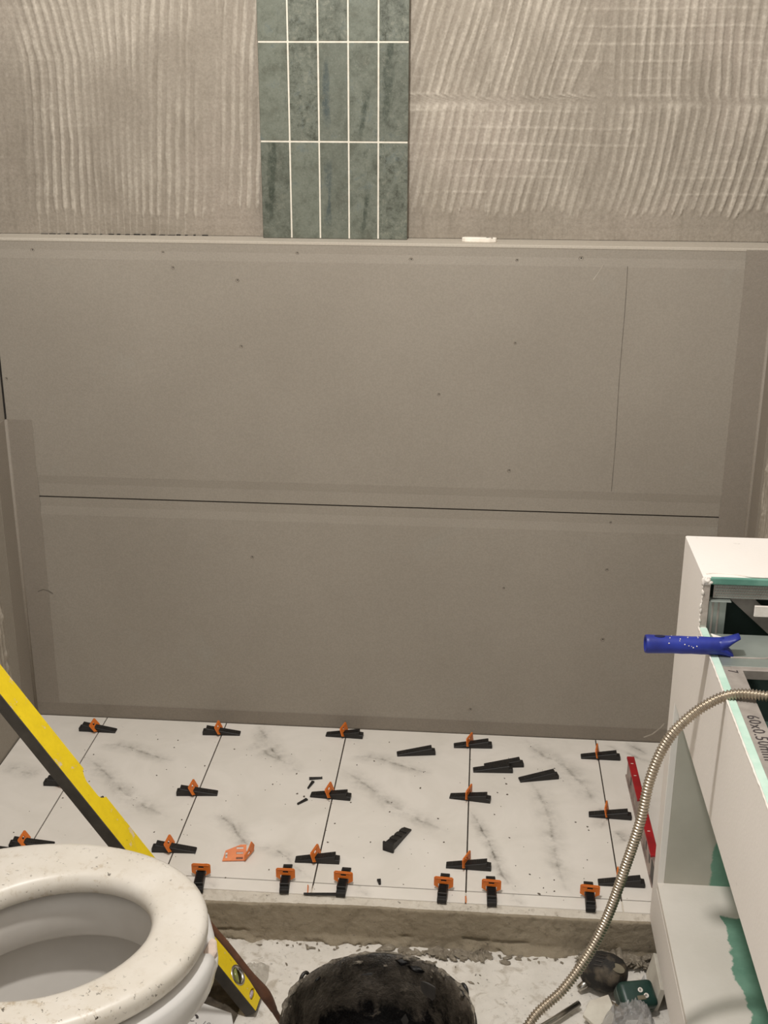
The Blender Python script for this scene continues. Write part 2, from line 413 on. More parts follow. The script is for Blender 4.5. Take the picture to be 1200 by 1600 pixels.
# ------------------------------------------------------------------ the floor: slab, kerb, tiled platform
def slab():
    nu, nv = 180, 170
    X, Y = np.meshgrid(np.linspace(XL, XR, nu), np.linspace(-0.6, 1.96, nv))
    Z = FLOOR + 0.006 * (fbm(X * 7, Y * 7, 101) - 0.5) + 0.003 * (fbm(X * 40, Y * 40, 103) - 0.5)
    me = grid_mesh('floor', np.c_[X.ravel(), Y.ravel(), Z.ravel()], nu, nv)
    return struct(link('floor', me, M['slab']))
floor = slab()
fin('subfloor', box(XL, XR, -0.6, 1.96, FLOOR - 0.08, FLOOR - 0.012), M['slab'], floor)
YK = 1.914
def kerb_front():
    nu, nv = 420, 40
    xs = np.linspace(XL, XR, nu); tt = np.linspace(0, 1, nv)
    Xg, Tg = np.meshgrid(xs, tt)
    # section: top edge at tile side -> rounded arris -> front face -> flared broken foot
    s = Tg
    yk = YK - 0.010 * sstep(-0.15, -0.55, Xg) + 0.004 * (fbm(Xg * 12, Xg * 0, 140) - 0.5)
    top = s < 0.22
    Yg = np.where(top, yk + (0.22 - s) / 0.22 * 0.055, yk)
    Zg_ = np.where(top, -0.003, -0.003 - (s - 0.22) / 0.78 * 0.095)
    rough = fbm(Xg * 22, s * 2.6, 151); r2 = fbm(Xg * 110, s * 12, 155)
    fr = sstep(0.22, 0.30, s)
    Yg = Yg - fr * (0.005 * (rough - 0.5) + 0.0034 * (r2 - 0.5)) + 0.006 * np.exp(-((s - 0.22) / 0.03) ** 2)
    Zg_ = Zg_ - 0.004 * np.exp(-((s - 0.22) / 0.04) ** 2) + (1 - fr) * 0.003 * (r2 - 0.5)
    foot = sstep(0.80, 1.0, s)
    brk = sstep(0.42, 0.55, fbm(Xg * 18, s * 5, 163))
    Yg = Yg - foot * (0.014 * brk + 0.010 * r2) + 0.010 * np.exp(-((s - 0.78 - 0.05 * (fbm(Xg * 25, s * 0, 171) - .5)) / 0.018) ** 2) * sstep(0.45, 0.6, fbm(Xg * 9, s * 0, 175))
    P = np.c_[Xg.ravel(), Yg.ravel(), Zg_.ravel()]
    me = grid_mesh('kerb_face', P, nu, nv)
    me.flip_normals()
    me.materials.append(M['kerb']); me.materials.append(M['kerb_top'])
    mi = np.zeros(len(me.polygons), np.int32); n = nu - 1
    rows = np.arange(len(me.polygons)) // n
    mi[rows < int(0.235 * nv)] = 1
    me.polygons.foreach_set('material_index', mi)
    return me
platform = struct(fin('floor', box(XL, XR, YK + 0.012, YW + 0.01, FLOOR - 0.01, -0.009), M['kerb']))
platform.name = 'floor_platform'
link('kerb_face', kerb_front(), None, platform)

# crumbs broken off the kerb foot and the rubble at its right end (countless)
def rubble():
    b = bmesh.new()
    spots = [(rnd.uniform(XL, 0.36), YK - 0.012 - abs(rnd.gauss(0, 0.010)), rnd.uniform(0.0015, 0.004)) for _ in range(90)]
    spots += [(rnd.uniform(0.22, 0.375), YK - 0.016 - abs(rnd.gauss(0, 0.016)), rnd.uniform(0.004, 0.011)) for _ in range(170)]
    spots += [(rnd.gauss(-0.02, 0.05), YK - 0.016 - abs(rnd.gauss(0, 0.008)), rnd.uniform(0.004, 0.011)) for _ in range(60)]
    spots += [(rnd.uniform(-0.75, 0.4), rnd.uniform(1.3, 1.88), rnd.uniform(0.0012, 0.0035)) for _ in range(220)]
    keep = lambda x, y: math.hypot(x + 0.125, y - 1.462) > 0.135 and not (x < -0.30 and y < 1.80) and not (0.19 < x and 1.62 < y < 1.876) and not (0.0 < x < 0.25 and 1.60 < y < 1.80)
    spots = [q for q in spots if keep(q[0], q[1])]
    for i, (x, y, r) in enumerate(spots):
        rb = rock(r, i, 1, 0.5, 0.45)
        bmesh.ops.scale(rb, vec=(rnd.uniform(0.9, 2.0), rnd.uniform(0.6, 1.0), 1), verts=rb.verts)
        hz = FLOOR + r * 0.25 + (rnd.uniform(0, 0.02) if (0.22 < x and y > 1.87) else 0)
        merge(b, rb, Matrix.Translation((x, y, hz)) @ Matrix.Rotation(rnd.uniform(0, 6), 4, 'Z'))
    o = fin('concrete_rubble', b, M['rubble']); o['kind'] = 'stuff'
    return tag(o, 'broken brown-grey concrete crumbs along the foot of the kerb', 'rubble')
M['rubble'] = concrete_mat('rubble_concrete', S(146, 136, 120), S(110, 101, 87), S(176, 166, 151), 40, 0.5, False)
rubble()

def marble(name, veins, seed):
    t = NT(name); v = t.obj()
    sep = t.node('ShaderNodeSeparateXYZ', {0: v}); ox, oy = sep.outputs[0], sep.outputs[1]
    wob = t.math('SUBTRACT', t.noise(v, 28, 4, 0.6), 0.5)
    wob2 = t.math('SUBTRACT', t.noise(v, 9, 3, 0.6), 0.5)
    soft = t.noise(v, 60, 4, 0.7); 
    total = None
    for pts, wid, strength in veins:
        p = np.array(pts); a = p[0]; dvec = p[-1] - p[0]; L = np.linalg.norm(dvec); dx, dy = dvec / L
        tt = ((p - a) @ np.array([dx, dy])) / L; ss = (p - a) @ np.array([-dy, dx])
        Rg = max(0.02, np.abs(ss).max() * 1.2)
        px = t.math('SUBTRACT', ox, float(a[0])); py = t.math('SUBTRACT', oy, float(a[1]))
        u = t.math('DIVIDE', t.math('ADD', t.math('MULTIPLY', px, float(dx)), t.math('MULTIPLY', py, float(dy))), float(L))
        w = t.math('ADD', t.math('MULTIPLY', px, float(-dy)), t.math('MULTIPLY', py, float(dx)))
        fc = t.n.new('ShaderNodeFloatCurve'); t.l.new(u, fc.inputs['Value']); cv = fc.mapping.curves[0]
        order = np.argsort(tt); tt2 = np.clip(tt[order], 0, 1); ss2 = ss[order] / (2 * Rg) + 0.5
        cv.points[0].location = (0, float(ss2[0])); cv.points[-1].location = (1, float(ss2[-1]))
        for q in range(1, len(tt2) - 1): cv.points.new(float(tt2[q]), float(ss2[q]))
        fc.mapping.update()
        cen = t.math('MULTIPLY', t.math('SUBTRACT', fc.outputs[0], 0.5), 2 * Rg)
        dist = t.math('ABSOLUTE', t.math('ADD', t.math('SUBTRACT', w, cen), t.math('ADD', t.math('MULTIPLY', wob, 0.016), t.math('MULTIPLY', wob2, 0.012))))
        ends = t.math('MULTIPLY', t.map(u, -0.03, 0.18), t.map(u, 1.03, 0.80))
        core = t.math('MULTIPLY', t.math('POWER', t.map(dist, 0.0, wid * 0.8, 1, 0), 1.4), 0.52)
        halo = t.math('MULTIPLY', t.math('POWER', t.map(dist, 0.0, wid * 5.0, 1, 0), 1.3), 0.50)
        br = t.map(t.noise(v, 23 + len(veins), 4, 0.65), 0.40, 0.66)
        m_ = t.math('MULTIPLY', t.math('MULTIPLY', t.math('ADD', t.math('MULTIPLY', core, br), t.math('MULTIPLY', halo, t.math('ADD', br, 0.25))), ends), strength)
        total = m_ if total is None else t.math('MAXIMUM', total, m_)
    off = t.node('ShaderNodeVectorMath', {0: v, 1: (seed * 1.7, seed * 0.9, 0)}, operation='ADD').outputs[0]
    cloud = t.noise(off, 7, 4, 0.6, 0.8)
    c = t.mix(t.map(cloud, 0.35, 0.7), S(232, 226, 217), S(221, 215, 205))
    if total is not None:
        c = t.mix(t.math('MULTIPLY', total, t.map(soft, 0.25, 0.6, 0.6, 1.0), True), c, S(100, 94, 84))
    dirt = t.noise(off, 55, 5, 0.75); dust = t.noise(off, 11, 4, 0.6)
    c = t.mix(t.math('MULTIPLY', t.map(dirt, 0.66, 0.74), t.map(dust, 0.45, 0.65)), c, S(92, 84, 72))
    t.color(c); t.set(Roughness=t.map(dust, 0.3, 0.7, 0.42, 0.62))
    t.b.inputs['Specular IOR Level'].default_value = 0.3
    return t.m
p1 = [([(.025, .479), (.096, .471), (.148, .447), (.174, .436), (.214, .421)], 0.007, 0.9), ([(.003, .425), (.061, .367), (.104, .319), (.146, .276), (.195, .236), (.26, .195)], 0.008, 0.85)]
p2 = [([(.08, .602), (.121, .524), (.148, .468), (.182, .428), (.219, .399)], 0.008, 0.95), ([(.085, .521), (.13, .471), (.165, .441)], 0.008, 0.7),
      ([(.051, .221), (.097, .184), (.13, .133), (.169, .092)], 0.007, 0.8), ([(.169, .105), (.223, .09), (.252, .05), (.3, .012)], 0.006, 0.8)]
p3 = [([(.131, .597), (.162, .537), (.217, .482), (.255, .396), (.284, .322)], 0.010, 0.75), ([(.284, .322), (.288, .28), (.284, .235)], 0.007, 0.6), ([(.004, .282), (.031, .206), (.056, .127), (.074, .052), (.108, .003)], 0.005, 1.0),
      ([(.135, .409), (.166, .319), (.18, .178), (.189, .062), (.205, .015)], 0.008, 0.75)]
p4 = [([(.07, .602), (.1, .57), (.122, .543)], 0.006, 0.8), ([(.006, .23), (.02, .21), (.034, .191)], 0.008, 0.9), ([(.022, .583), (.073, .548), (.137, .494)], 0.0022, 0.9)]
p5 = [([(.125, .369), (.143, .361), (.162, .358), (.193, .343), (.233, .337)], 0.007, 0.9)]
MM = [marble('marble_print_a', p1, 1), marble('marble_print_b', p2, 2), marble('marble_print_c', p3, 3), marble('marble_print_d', p4, 4), marble('marble_print_e', p5, 5), marble('marble_cut_strip', [([(.09, .04), (.10, .015), (.115, .0)], 0.005, 0.7)], 6)]
JW = 0.0014
cols = [(XL + 0.003, XD - 3 * .302, 4)] + [(XD + k * .302, XD + (k + 1) * .302, {-3: 0, -2: 1, -1: 0, 0: 2}[k]) for k in (-3, -2, -1, 0)] + [(XD + .302, XR - 0.003, 3)]
for i, (a, b_, mi) in enumerate(cols):
    xo = XD + (i - 4) * .302
    x0 = a + (0 if i == 0 else JW); x1 = b_ - (0 if i == 5 else JW)
    o = fin('floor_tile', box(x0 - xo, x1 - xo, JW, YW - 0.003 - YS, -0.009, 0, 0.0004), MM[mi], platform); o.location = (xo, YS, 0)
    yf = 1.9345 - 0.006 * (1 if i < 2 else 0)
    o = fin('floor_tile', box(x0 - xo, x1 - xo, 0, YS - JW - yf, -0.009, 0, 0.0004), MM[5], platform); o.location = (xo, yf, 0)
M['joint'] = simple('dark_open_joint', S(60, 52, 44), S(45, 39, 33), 60, 0.95, bump=0)
fin('tile_bed', box(XL + 0.002, XR - 0.002, 1.936, YW - 0.001, -0.010, -0.0035), M['joint'], platform)

# ------------------------------------------------------------------ wall tile strip standing on the ledge
def glaze_mat(name, seed, tone, mottle, stripe):
    t = NT(name); v = t.obj(); sep = t.node('ShaderNodeSeparateXYZ', {0: v})
    rn = t.node('ShaderNodeObjectInfo').outputs['Random']
    shift = t.node('ShaderNodeCombineXYZ', {0: t.math('MULTIPLY', rn, 7.0), 1: seed * 1.3, 2: t.math('MULTIPLY', rn, 3.0)}).outputs[0]
    off = t.node('ShaderNodeVectorMath', {0: v, 1: shift}, operation='ADD').outputs[0]
    st = t.node('ShaderNodeMapping', {'Vector': off, 'Scale': (1.0, 1.0, 0.3)}).outputs[0]
    f = t.noise(off, 22, 8, 0.72, 0.2); g = t.noise(off, 62, 7, 0.78, 0.3); h = t.noise(off, 260, 4, 0.75); w = t.noise(st, 45, 6, 0.7, 0.2)
    k = tone
    c = t.ramp(f, [(0.32, S(88 * k, 90 * k, 79 * k)), (0.46, S(102 * k, 106 * k, 95 * k)), (0.58, S(110 * k, 114 * k, 103 * k)), (0.70, S(99 * k, 107 * k, 103 * k))])
    c = t.mix(t.map(g, 0.50, 0.64, 0, mottle), c, S(56, 58, 47))
    c = t.mix(t.map(g, 0.46, 0.36, 0, mottle * 0.6), c, S(140, 140, 126))
    c = t.mix(t.map(w, 0.58, 0.70, 0, 0.5), c, S(58, 64, 56))
    if stripe is not None:
        x0, slope, z0, z1, wd, col = stripe
        d = t.math('ABSOLUTE', t.math('SUBTRACT', t.math('ADD', sep.outputs[0], t.math('MULTIPLY', t.math('SUBTRACT', w, 0.5), 0.045)), t.math('ADD', t.math('MULTIPLY', sep.outputs[2], slope), t.math('ADD', t.math('MULTIPLY', rn, 0.014), x0 - 0.004))))
        m = t.math('MULTIPLY', t.map(d, wd, wd * 0.35), t.math('MULTIPLY', t.map(sep.outputs[2], z0, z0 + 0.03), t.map(sep.outputs[2], z1, z1 - 0.03)))
        c = t.mix(t.math('MULTIPLY', m, t.map(g, 0.3, 0.6, 0.2, 0.8)), c, col)
    c = t.mix(t.map(h, 0.58, 0.70, 0, 0.55), c, S(158, 158, 145))
    c = t.mix(t.map(h, 0.42, 0.32, 0, 0.55), c, S(52, 56, 47))
    t.color(c); t.set(Roughness=0.38); t.bump(g, 0.25, 0.0012)
    t.b.inputs['Specular IOR Level'].default_value = 0.3
    return t.m
DKB, DKG = S(58, 70, 72), S(52, 60, 50)
GL = [glaze_mat('green_glaze_smooth', 0, 1.03, 0.25, None), glaze_mat('green_glaze_mottled', 1, 0.97, 0.8, None),
      glaze_mat('green_glaze_blue_stripe', 2, 0.97, 0.25, (0.012, 0.0, 0.02, 0.17, 0.008, DKB)), glaze_mat('green_glaze_slanted', 3, 1.0, 0.4, (0.018, 0.16, 0.0, 0.11, 0.008, DKG)),
      glaze_mat('green_glaze_dark_edge', 4, 0.95, 0.5, (0.012, 0.04, 0.03, 0.24, 0.010, DKG))]
M['grout'] = simple('white_grout', S(226, 220, 206), S(212, 205, 190), 80, 0.85, bump=0.2)
sx0, sx1 = -0.484, -0.168
tp = thing('wall_tile_strip', 'strip of dark green glazed tiles with white grout standing on the ledge', 'tile strip', (sx0, YW + 0.062, ZL + 0.001))
SW = sx1 - sx0; TW = SW / 5; GW = 0.0034; rows = [(-0.0005, 0.2005), (0.2040, 0.3985), (0.4020, 0.60)]
fin('backing', box(0.003, SW - 0.003, 0.006, 0.034, 0.0, 0.598), M['adhesive'], tp)
fin('grout', box(0.001, SW - 0.001, 0.0012, 0.008, 0.001, 0.599), M['grout'], tp)
for r, (za, zb) in enumerate(rows):
    for c_ in range(5):
        xa = c_ * TW + (0 if c_ == 0 else GW / 2); xb = (c_ + 1) * TW - (0 if c_ == 4 else GW / 2)
        zz0 = max(za, 0)
        o = fin('tile', box(0, xb - xa, 0, 0.0075, 0, zb - zz0, 0.0009), GL[[[4, 0, 2, 3, 1], [0, 1, 2, 3, 4], [0, 1, 1, 0, 1]][r][c_]], tp)
        o.location = (xa, rnd.uniform(-0.0003, 0.0003), zz0)

# ------------------------------------------------------------------ white scrap on the ledge
M['chalk'] = simple('white_plaster_scrap', S(240, 234, 222), S(228, 220, 207), 60, 0.8, bump=0.3)
sc0 = thing('plaster_scrap', 'small white plaster scrap with a broken grey end lying on the ledge', 'scrap', (-0.011, YW + 0.047, ZL), -0.10)
fin('body', prism([(-0.038, -0.004), (-0.033, 0.008), (0.030, 0.010), (0.037, 0.006), (0.036, -0.002), (0.022, -0.010), (-0.030, -0.010)], 0.0, 0.010, 'xyz', 0.0015), M['chalk'], sc0)
M['greybreak'] = simple('grey_break', S(120, 112, 102), S(170, 160, 148), 120, 0.9, bump=0.3)
o = fin('broken_spot', rock(0.0075, 4, 2, 0.3, 0.25), M['greybreak'], sc0, True); o.location = (0.022, -0.002, 0.0098)

# ------------------------------------------------------------------ tile levelling clips and wedges
M['black_pl'] = simple('dusty_black_plastic', S(21, 18, 17), S(31, 28, 26), 45, 0.5, bump=0.2)
M['black_teeth'] = simple('worn_black_plastic', S(30, 28, 26), S(48, 45, 41), 70, 0.55, bump=0.3, lo=0.4, hi=0.7)
M['orange'] = simple('orange_plastic', S(226, 124, 44), S(214, 110, 36), 60, 0.45, bump=0.1)
M['orange'].node_tree.nodes['Principled BSDF'].inputs['Subsurface Weight'].default_value = 0.0
def wedge_meshes():
    Lh, w = 0.0455, 0.0092
    prof = [(-Lh, 0), (Lh, 0), (Lh, 0.0095), (Lh - 0.0085, 0.0105), (Lh - 0.0085, 0.0185), (-Lh + 0.004, 0.0045), (-Lh, 0.0035)]
    b = prism(prof, -w, w, 'xzy', 0.0006)
    bmesh.ops.recalc_face_normals(b, faces=b.faces)
    body = bpy.data.meshes.new('lev_wedge'); b.to_mesh(body); b.free(); body.materials.append(M['black_pl'])
    b = bmesh.new(); n = 18                       # row of little ratchet teeth up the slope
    for i in range(n):
        x = -Lh + 0.010 + i * 0.0038; z = 0.0045 + (x + Lh - 0.004) / (2 * Lh - 0.0125) * 0.014
        merge(b, prism([(x, z - 0.0008), (x + 0.0034, z - 0.0004), (x + 0.0034, z + 0.0016)], -0.0066, 0.0066, 'xzy'))
    bmesh.ops.recalc_face_normals(b, faces=b.faces)
    teeth = bpy.data.meshes.new('tooth_strip'); b.to_mesh(teeth); b.free(); teeth.materials.append(M['black_teeth'])
    return body, teeth
WB, WTm = wedge_meshes()
def wedge(x, y, ang, label, group=None, z=0.0, tilt=0.0, roll=0.0):
    o = link('levelling_wedge', WB); o.location = (x, y, z); o.rotation_euler = (roll, tilt, ang)
    link('tooth_strip', WTm, None, o)
    return tag(o, label, 'wedge', group)
def clip_mesh():
    out = [(-0.0075, 0.0003), (0.0075, 0.0003), (0.0095, 0.004), (0.0190, 0.0095), (0.0190, 0.0275), (0.0160, 0.0300), (-0.0160, 0.0300), (-0.0190, 0.0275), (-0.0190, 0.0095), (-0.0095, 0.004)]
    hole = [(-0.0105, 0.0050), (0.0105, 0.0050), (0.0105, 0.0150), (-0.0105, 0.0150)]
    slot = [(-0.0055, 0.0195), (0.0055, 0.0195), (0.0055, 0.0245), (-0.0055, 0.0245)]
    b = prism(out, -0.0011, 0.0011, 'xzy', 0.0, (hole, slot))
    box(-0.016, 0.016, -0.0020, 0.0020, 0.0262, 0.0280, 0.0006, bm=b)     # stiffening rib
    bmesh.ops.recalc_face_normals(b, faces=b.faces)
    me = bpy.data.meshes.new('levelling_clip'); b.to_mesh(me); b.free(); me.materials.append(M['orange'])
    return me
CM = clip_mesh()
def clip(x, y, ang, label, group='orange levelling clips in the tile joints', lean=0.0):
    o = link('levelling_clip', CM); o.location = (x, y, 0); o.rotation_euler = (lean, 0, ang)
    return tag(o, label, 'tile clip', group)
ordn = ['first', 'second', 'third', 'fourth', 'fifth']
rown = ['by the back wall', 'midway along', 'at the front end']
WG = 'black wedges pushed through clips'
seam_w = [  # (x, y, angle deg) of the three wedges on each joint, from the back
    [(-0.9055, 2.5125, -0.6), (-0.9075, 2.2715, 1.8), (-0.8975, 2.040, 6.4)],
    [(-0.601, 2.5245, 3.2), (-0.600, 2.2605, 5.1), (-0.599, 2.050, 2.4)],
    [(-0.3015, 2.540, -2.5), (-0.302, 2.2745, -4.3), (-0.300, 2.041, 1.1)],
    [(0.010, 2.519, 3.3), (0.007, 2.294, -7.4), (0.0075, 2.047, -1.6)],
    [(0.310, 2.494, -0.3), (0.310, 2.253, -2.7), (0.310, 2.019, -0.1)]]
for i, rowl in enumerate(seam_w):
    sx = XD + (i - 3) * .302
    for j, (x, y, a) in enumerate(rowl):
        ang = math.radians(a) + (math.pi if i < 2 else 0)
        wedge(x, y, ang, f'black wedge across the {ordn[i]} lengthwise tile joint from the left, {rown[j]}', WG)
        clip(sx, y, math.pi / 2 - math.radians([0, 2, 15, 21, 10][i] + rnd.uniform(-3, 3)), f'orange clip in the {ordn[i]} lengthwise tile joint from the left, {rown[j]}', lean=-math.radians([36, 28, 18, 3, 10][i] + rnd.uniform(-4, 4)))
frontw = [(-0.524, 1.9625, 97), (-0.354, 1.9755, 94), (-0.2385, 1.9755, 88.6), (-0.0405, 1.9735, 87.3), (0.053, 1.9725, 91.5), (0.244, 1.9725, 88.5)]
fl = ['beside the toilet seat', 'just left of the third lengthwise joint', 'just right of the third lengthwise joint', 'just left of the fourth lengthwise joint', 'just right of the fourth lengthwise joint', 'left of the steel hose']
for (x, y, a), l in zip(frontw, fl):
    wedge(x, y, math.radians(a) + math.pi, f'black wedge across the front joint, {l}', WG)
    clip(x, YS, rnd.uniform(-0.08, 0.03), f'orange clip in the front joint along the kerb, {l}')
LG = 'loose black wedges on the marble tiles'
wedge(-0.1235, 2.473, math.radians(8.8), 'loose black wedge lying alone between third and fourth joints near back wall', LG)
wedge(0.083, 2.438, math.radians(8.7), 'loose black wedge lying behind another, rear one of the overlapping pair', LG)
wedge(0.0575, 2.4145, math.radians(3.3), 'loose black wedge in front of another, front one of the overlapping pair', LG)
wedge(0.1615, 2.390, math.radians(14), 'loose black wedge lying tilted right of the overlapping pair of wedges', LG)
wedge(-0.98, 2.012, math.radians(186.7), 'black wedge at the left edge of the picture behind the toilet', LG)
# the wedge lying with its flanged heel towards the camera: heel plate and open pockets
lw = link('levelling_wedge', WB.copy()); lw.location = (-0.1415, 2.1255, 0); lw.rotation_euler = (0, 0, math.radians(66.6) + math.pi)
tag(lw, 'loose black wedge with flanged heel and ribbed pockets in the middle of the tiles', 'wedge', LG)
fin('heel_plate', box(0.0410, 0.0455, -0.0125, 0.0125, 0, 0.0215, 0.0008), M['black_pl'], lw)
for i in range(3):
    o = fin('pocket_rib', box(-0.007, 0.007, -0.0095, 0.0095, 0, 0.0022, 0.0004), M['black_teeth'], lw)
    xx = -0.030 + i * 0.022; o.location = (xx, 0, 0.0045 + (xx + 0.0415) / 0.0785 * 0.014 - 0.0008); o.rotation_euler = (0, -0.176, 0)
# snapped plastic slivers
def sliver(x, y, a, L, w, label, mat='black_pl', name='plastic_sliver', h=0.004, cat='plastic scrap'):
    o = fin(name, prism([(-L / 2, -w / 2), (L / 2, -w * 0.25), (L / 2, w * 0.25), (-L / 2, w / 2)], 0.0, h, 'xyz', 0.0004), M[mat])
    o.location = (x, y, 0.0002); o.rotation_euler = (0, 0, a)
    return tag(o, label, cat, 'snapped plastic slivers')
sliver(-0.345, 2.344, 0.18, 0.030, 0.008, 'thin black plastic sliver lying crosswise left of the third joint')
sliver(-0.353, 2.316, 1.31 + math.pi, 0.030, 0.007, 'thin black sliver touching the crosswise sliver left of third joint')
sliver(-0.362, 2.248, 0.87 + math.pi, 0.028, 0.007, 'thin black sliver by itself left of the middle wedge of third joint')
sliver(-0.168, 1.981, -1.33, 0.014, 0.008, 'tiny dark plastic stub lying on the front joint', h=0.005)
sliver(-0.275, 1.9345, 0.06 + math.pi, 0.075, 0.008, 'long thin black sliver lying along the kerb edge at the third joint', h=0.003)
def standing_sliver(x, y, label, hgt):
    o = fin('clip_stub', prism([(-0.010, 0.0), (0.010, 0.0), (0.004, hgt * 0.6), (-0.002, hgt)], -0.0009, 0.0009, 'xzy', 0.0002), M['orange'])
    o.location = (x, y, 0); o.rotation_euler = (0, 0, math.pi / 2 + 0.08)
    return tag(o, label, 'tile clip', 'orange levelling clips in the tile joints')
standing_sliver(-0.306, 1.948, 'snapped orange clip stub left of third joint at the kerb edge', 0.013)
standing_sliver(XD, 1.944, 'snapped orange clip stub in the fourth joint at the kerb edge', 0.010)
# loose orange clip lying on the tile
lc = thing('loose_clip', 'loose orange clip with slotted foot lying right of second joint near the front', 'tile clip', (-0.468, 2.032, 0.0045), 0.12)
slots = tuple([(x - 0.0022, y0), (x + 0.0022, y0), (x + 0.0022, y1), (x - 0.0022, y1)] for x, y0, y1 in ((-0.018, -0.002, 0.010),)) + tuple([(0.002, y - 0.0022), (0.016, y - 0.0022), (0.016, y + 0.0022), (0.002, y + 0.0022)] for y in (-0.003, 0.008, 0.019))
fin('foot_plate', prism([(-0.026, -0.008), (0.022, -0.008), (0.022, 0.026), (0.010, 0.026), (-0.020, 0.014)], 0.001, 0.0028, 'xyz', 0, slots), M['orange'], lc).rotation_euler = (0.55, 0, 0)
o = fin('upright_frame', prism([(-0.006, 0), (0.030, 0), (0.034, 0.012), (0.024, 0.026), (0.008, 0.014), (-0.004, 0.012)], -0.0011, 0.0011, 'xzy', 0, ([(0.006, 0.003), (0.018, 0.003), (0.016, 0.010), (0.006, 0.009)],)), M['orange'], lc)
o.location = (0.0225, -0.006, 0.0005); o.rotation_euler = (0, 0, math.pi / 2 - 0.45)
# crumbs of adhesive on the tiles (countless)
cb = bmesh.new()
for i in range(150):
    x = rnd.uniform(-1.0, 0.34); y = rnd.uniform(1.95, 2.55); r = rnd.choice([0.0008, 0.001, 0.0012, 0.0018])
    merge(cb, rock(r, 900 + i, 1, 0.4, 0.6), Matrix.Translation((x, y, r * 0.4)))
for i in range(16):
    merge(cb, rock(rnd.uniform(0.0015, 0.003), 700 + i, 1, 0.4, 0.5), Matrix.Translation((rnd.uniform(-0.5, 0.3), rnd.uniform(1.94, 2.5), 0.0008)))
M['crumb'] = simple('dark_mortar_crumb', S(70, 63, 54), S(120, 110, 96), 300, 0.9, bump=0)
o = fin('mortar_crumbs', cb, M['crumb']); o['kind'] = 'stuff'
tag(o, 'scattered dark mortar crumbs on the white marble tiles', 'crumbs')

# ------------------------------------------------------------------ yellow spirit level leaning against the left wall
def yellow_mat():
    t = NT('scuffed_yellow_enamel'); v = t.obj()
    f = t.noise(v, 32, 5, 0.7); g = t.noise(v, 90, 3, 0.6)
    c = t.mix(t.map(f, 0.35, 0.65), S(238, 208, 30), S(226, 196, 24))
    c = t.mix(t.map(f, 0.60, 0.64, 0, 0.85), c, S(212, 194, 168))
    c = t.mix(t.map(g, 0.68, 0.74, 0, 0.7), c, S(120, 104, 40))
    t.color(c); t.set(Roughness=0.4); return t.m
M['yellow'] = yellow_mat()
M['rail_black'] = simple('dusty_black_rail', S(58, 54, 49), S(76, 71, 64), 25, 0.6, bump=0.2)
M['chrome'] = simple('bright_metal', S(190, 186, 178), S(160, 156, 148), 60, 0.28, 1.0, bump=0.05)
M['vial'] = simple('green_vial_liquid', S(150, 152, 84), S(120, 124, 66), 40, 0.15, bump=0)
M['vial_dark'] = simple('dark_vial_recess', S(42, 38, 34), S(60, 54, 50), 80, 0.5, bump=0)
M['lilac'] = simple('pale_vial_plastic', S(196, 178, 186), S(170, 154, 162), 80, 0.3, bump=0)
ylev = thing('spirit_level', 'long yellow spirit level with black edge leaning on left wall behind the toilet', 'spirit level')
ax = Vector((-0.567, 0.034, 0.823)).normalized(); Dv = Vector((0.069, 0.998, 0.006)); Dv = (Dv - ax * Dv.dot(ax)).normalized(); Nv = ax.cross(Dv)
if Nv.x < 0: Nv = -Nv
mw = Matrix((ax, Dv, Nv)).transposed().to_4x4(); mw.translation = (-0.366, 1.697, -0.0765)
ylev.matrix_world = mw
LL, LWd, LT = 1.235, 0.050, 0.023
nt = [(0.4740, LWd), (0.4755, 0.044), (0.4800, 0.0375), (0.4870, 0.0345), (0.5200, 0.0345), (0.5290, 0.0385), (0.5360, 0.0440), (0.5380, LWd)]
vc, vr = 0.066, 0.0185
ring = [(vc + vr * math.cos(2 * math.pi * k / 20), 0.025 + vr * math.sin(2 * math.pi * k / 20)) for k in range(20)]
oval = [(0.0205 + 0.0065 * math.cos(2 * math.pi * k / 16), 0.024 + 0.0135 * math.sin(2 * math.pi * k / 16)) for k in range(16)]
outl = [(0, 0.0012), (LL, 0.0012), (LL, LWd)] + nt[::-1] + [(0, LWd)]
fin('body', prism(outl, -LT, 0, 'xyz', 0.0006, (ring, oval)), M['yellow'], ylev)
fin('measuring_edge', box(-0.0005, LL + 0.0005, -0.0006, 0.0016, -LT - 0.0003, -0.0002, 0.0004), M['rail_black'], ylev)
fin('end_cap', box(-0.0018, 0.0002, 0.0004, LWd - 0.0004, -LT + 0.0006, -0.0006, 0.0005), M['rail_black'], ylev)
b = bmesh.new()
rr_ = [[(vc + r * math.cos(2 * math.pi * k / 24), 0.025 + r * math.sin(2 * math.pi * k / 24), z) for k in range(24)] for r, z in ((0.0187, -0.004), (0.0187, 0.0008), (0.0150, 0.0008), (0.0142, -0.005))]
v1 = fin('vial_ring', loft(rr_), M['chrome'], ylev, True)
fin('vial_back', prism([(vc + 0.0178 * math.cos(2 * math.pi * k / 20), 0.025 + 0.0178 * math.sin(2 * math.pi * k / 20)) for k in range(20)], -0.012, -0.0085, 'xyz'), M['vial_dark'], ylev)
v2 = fin('vial_tube', tube([(vc - 0.010, 0.016, -0.0055), (vc, 0.025, -0.0050), (vc + 0.010, 0.034, -0.0055)], 0.0045, 10), M['vial'], ylev, True)
fin('end_vial', prism([(0.0205 + 0.0058 * math.cos(2 * math.pi * k / 16), 0.024 + 0.0128 * math.sin(2 * math.pi * k / 16)) for k in range(16)], -0.010, -0.006, 'xyz'), M['vial_dark'], ylev)
fin('vial_tube', tube([(0.0205, 0.0145, -0.004), (0.0205, 0.024, -0.0035), (0.0205, 0.031, -0.004)], 0.0038, 10), M['lilac'], ylev, True)
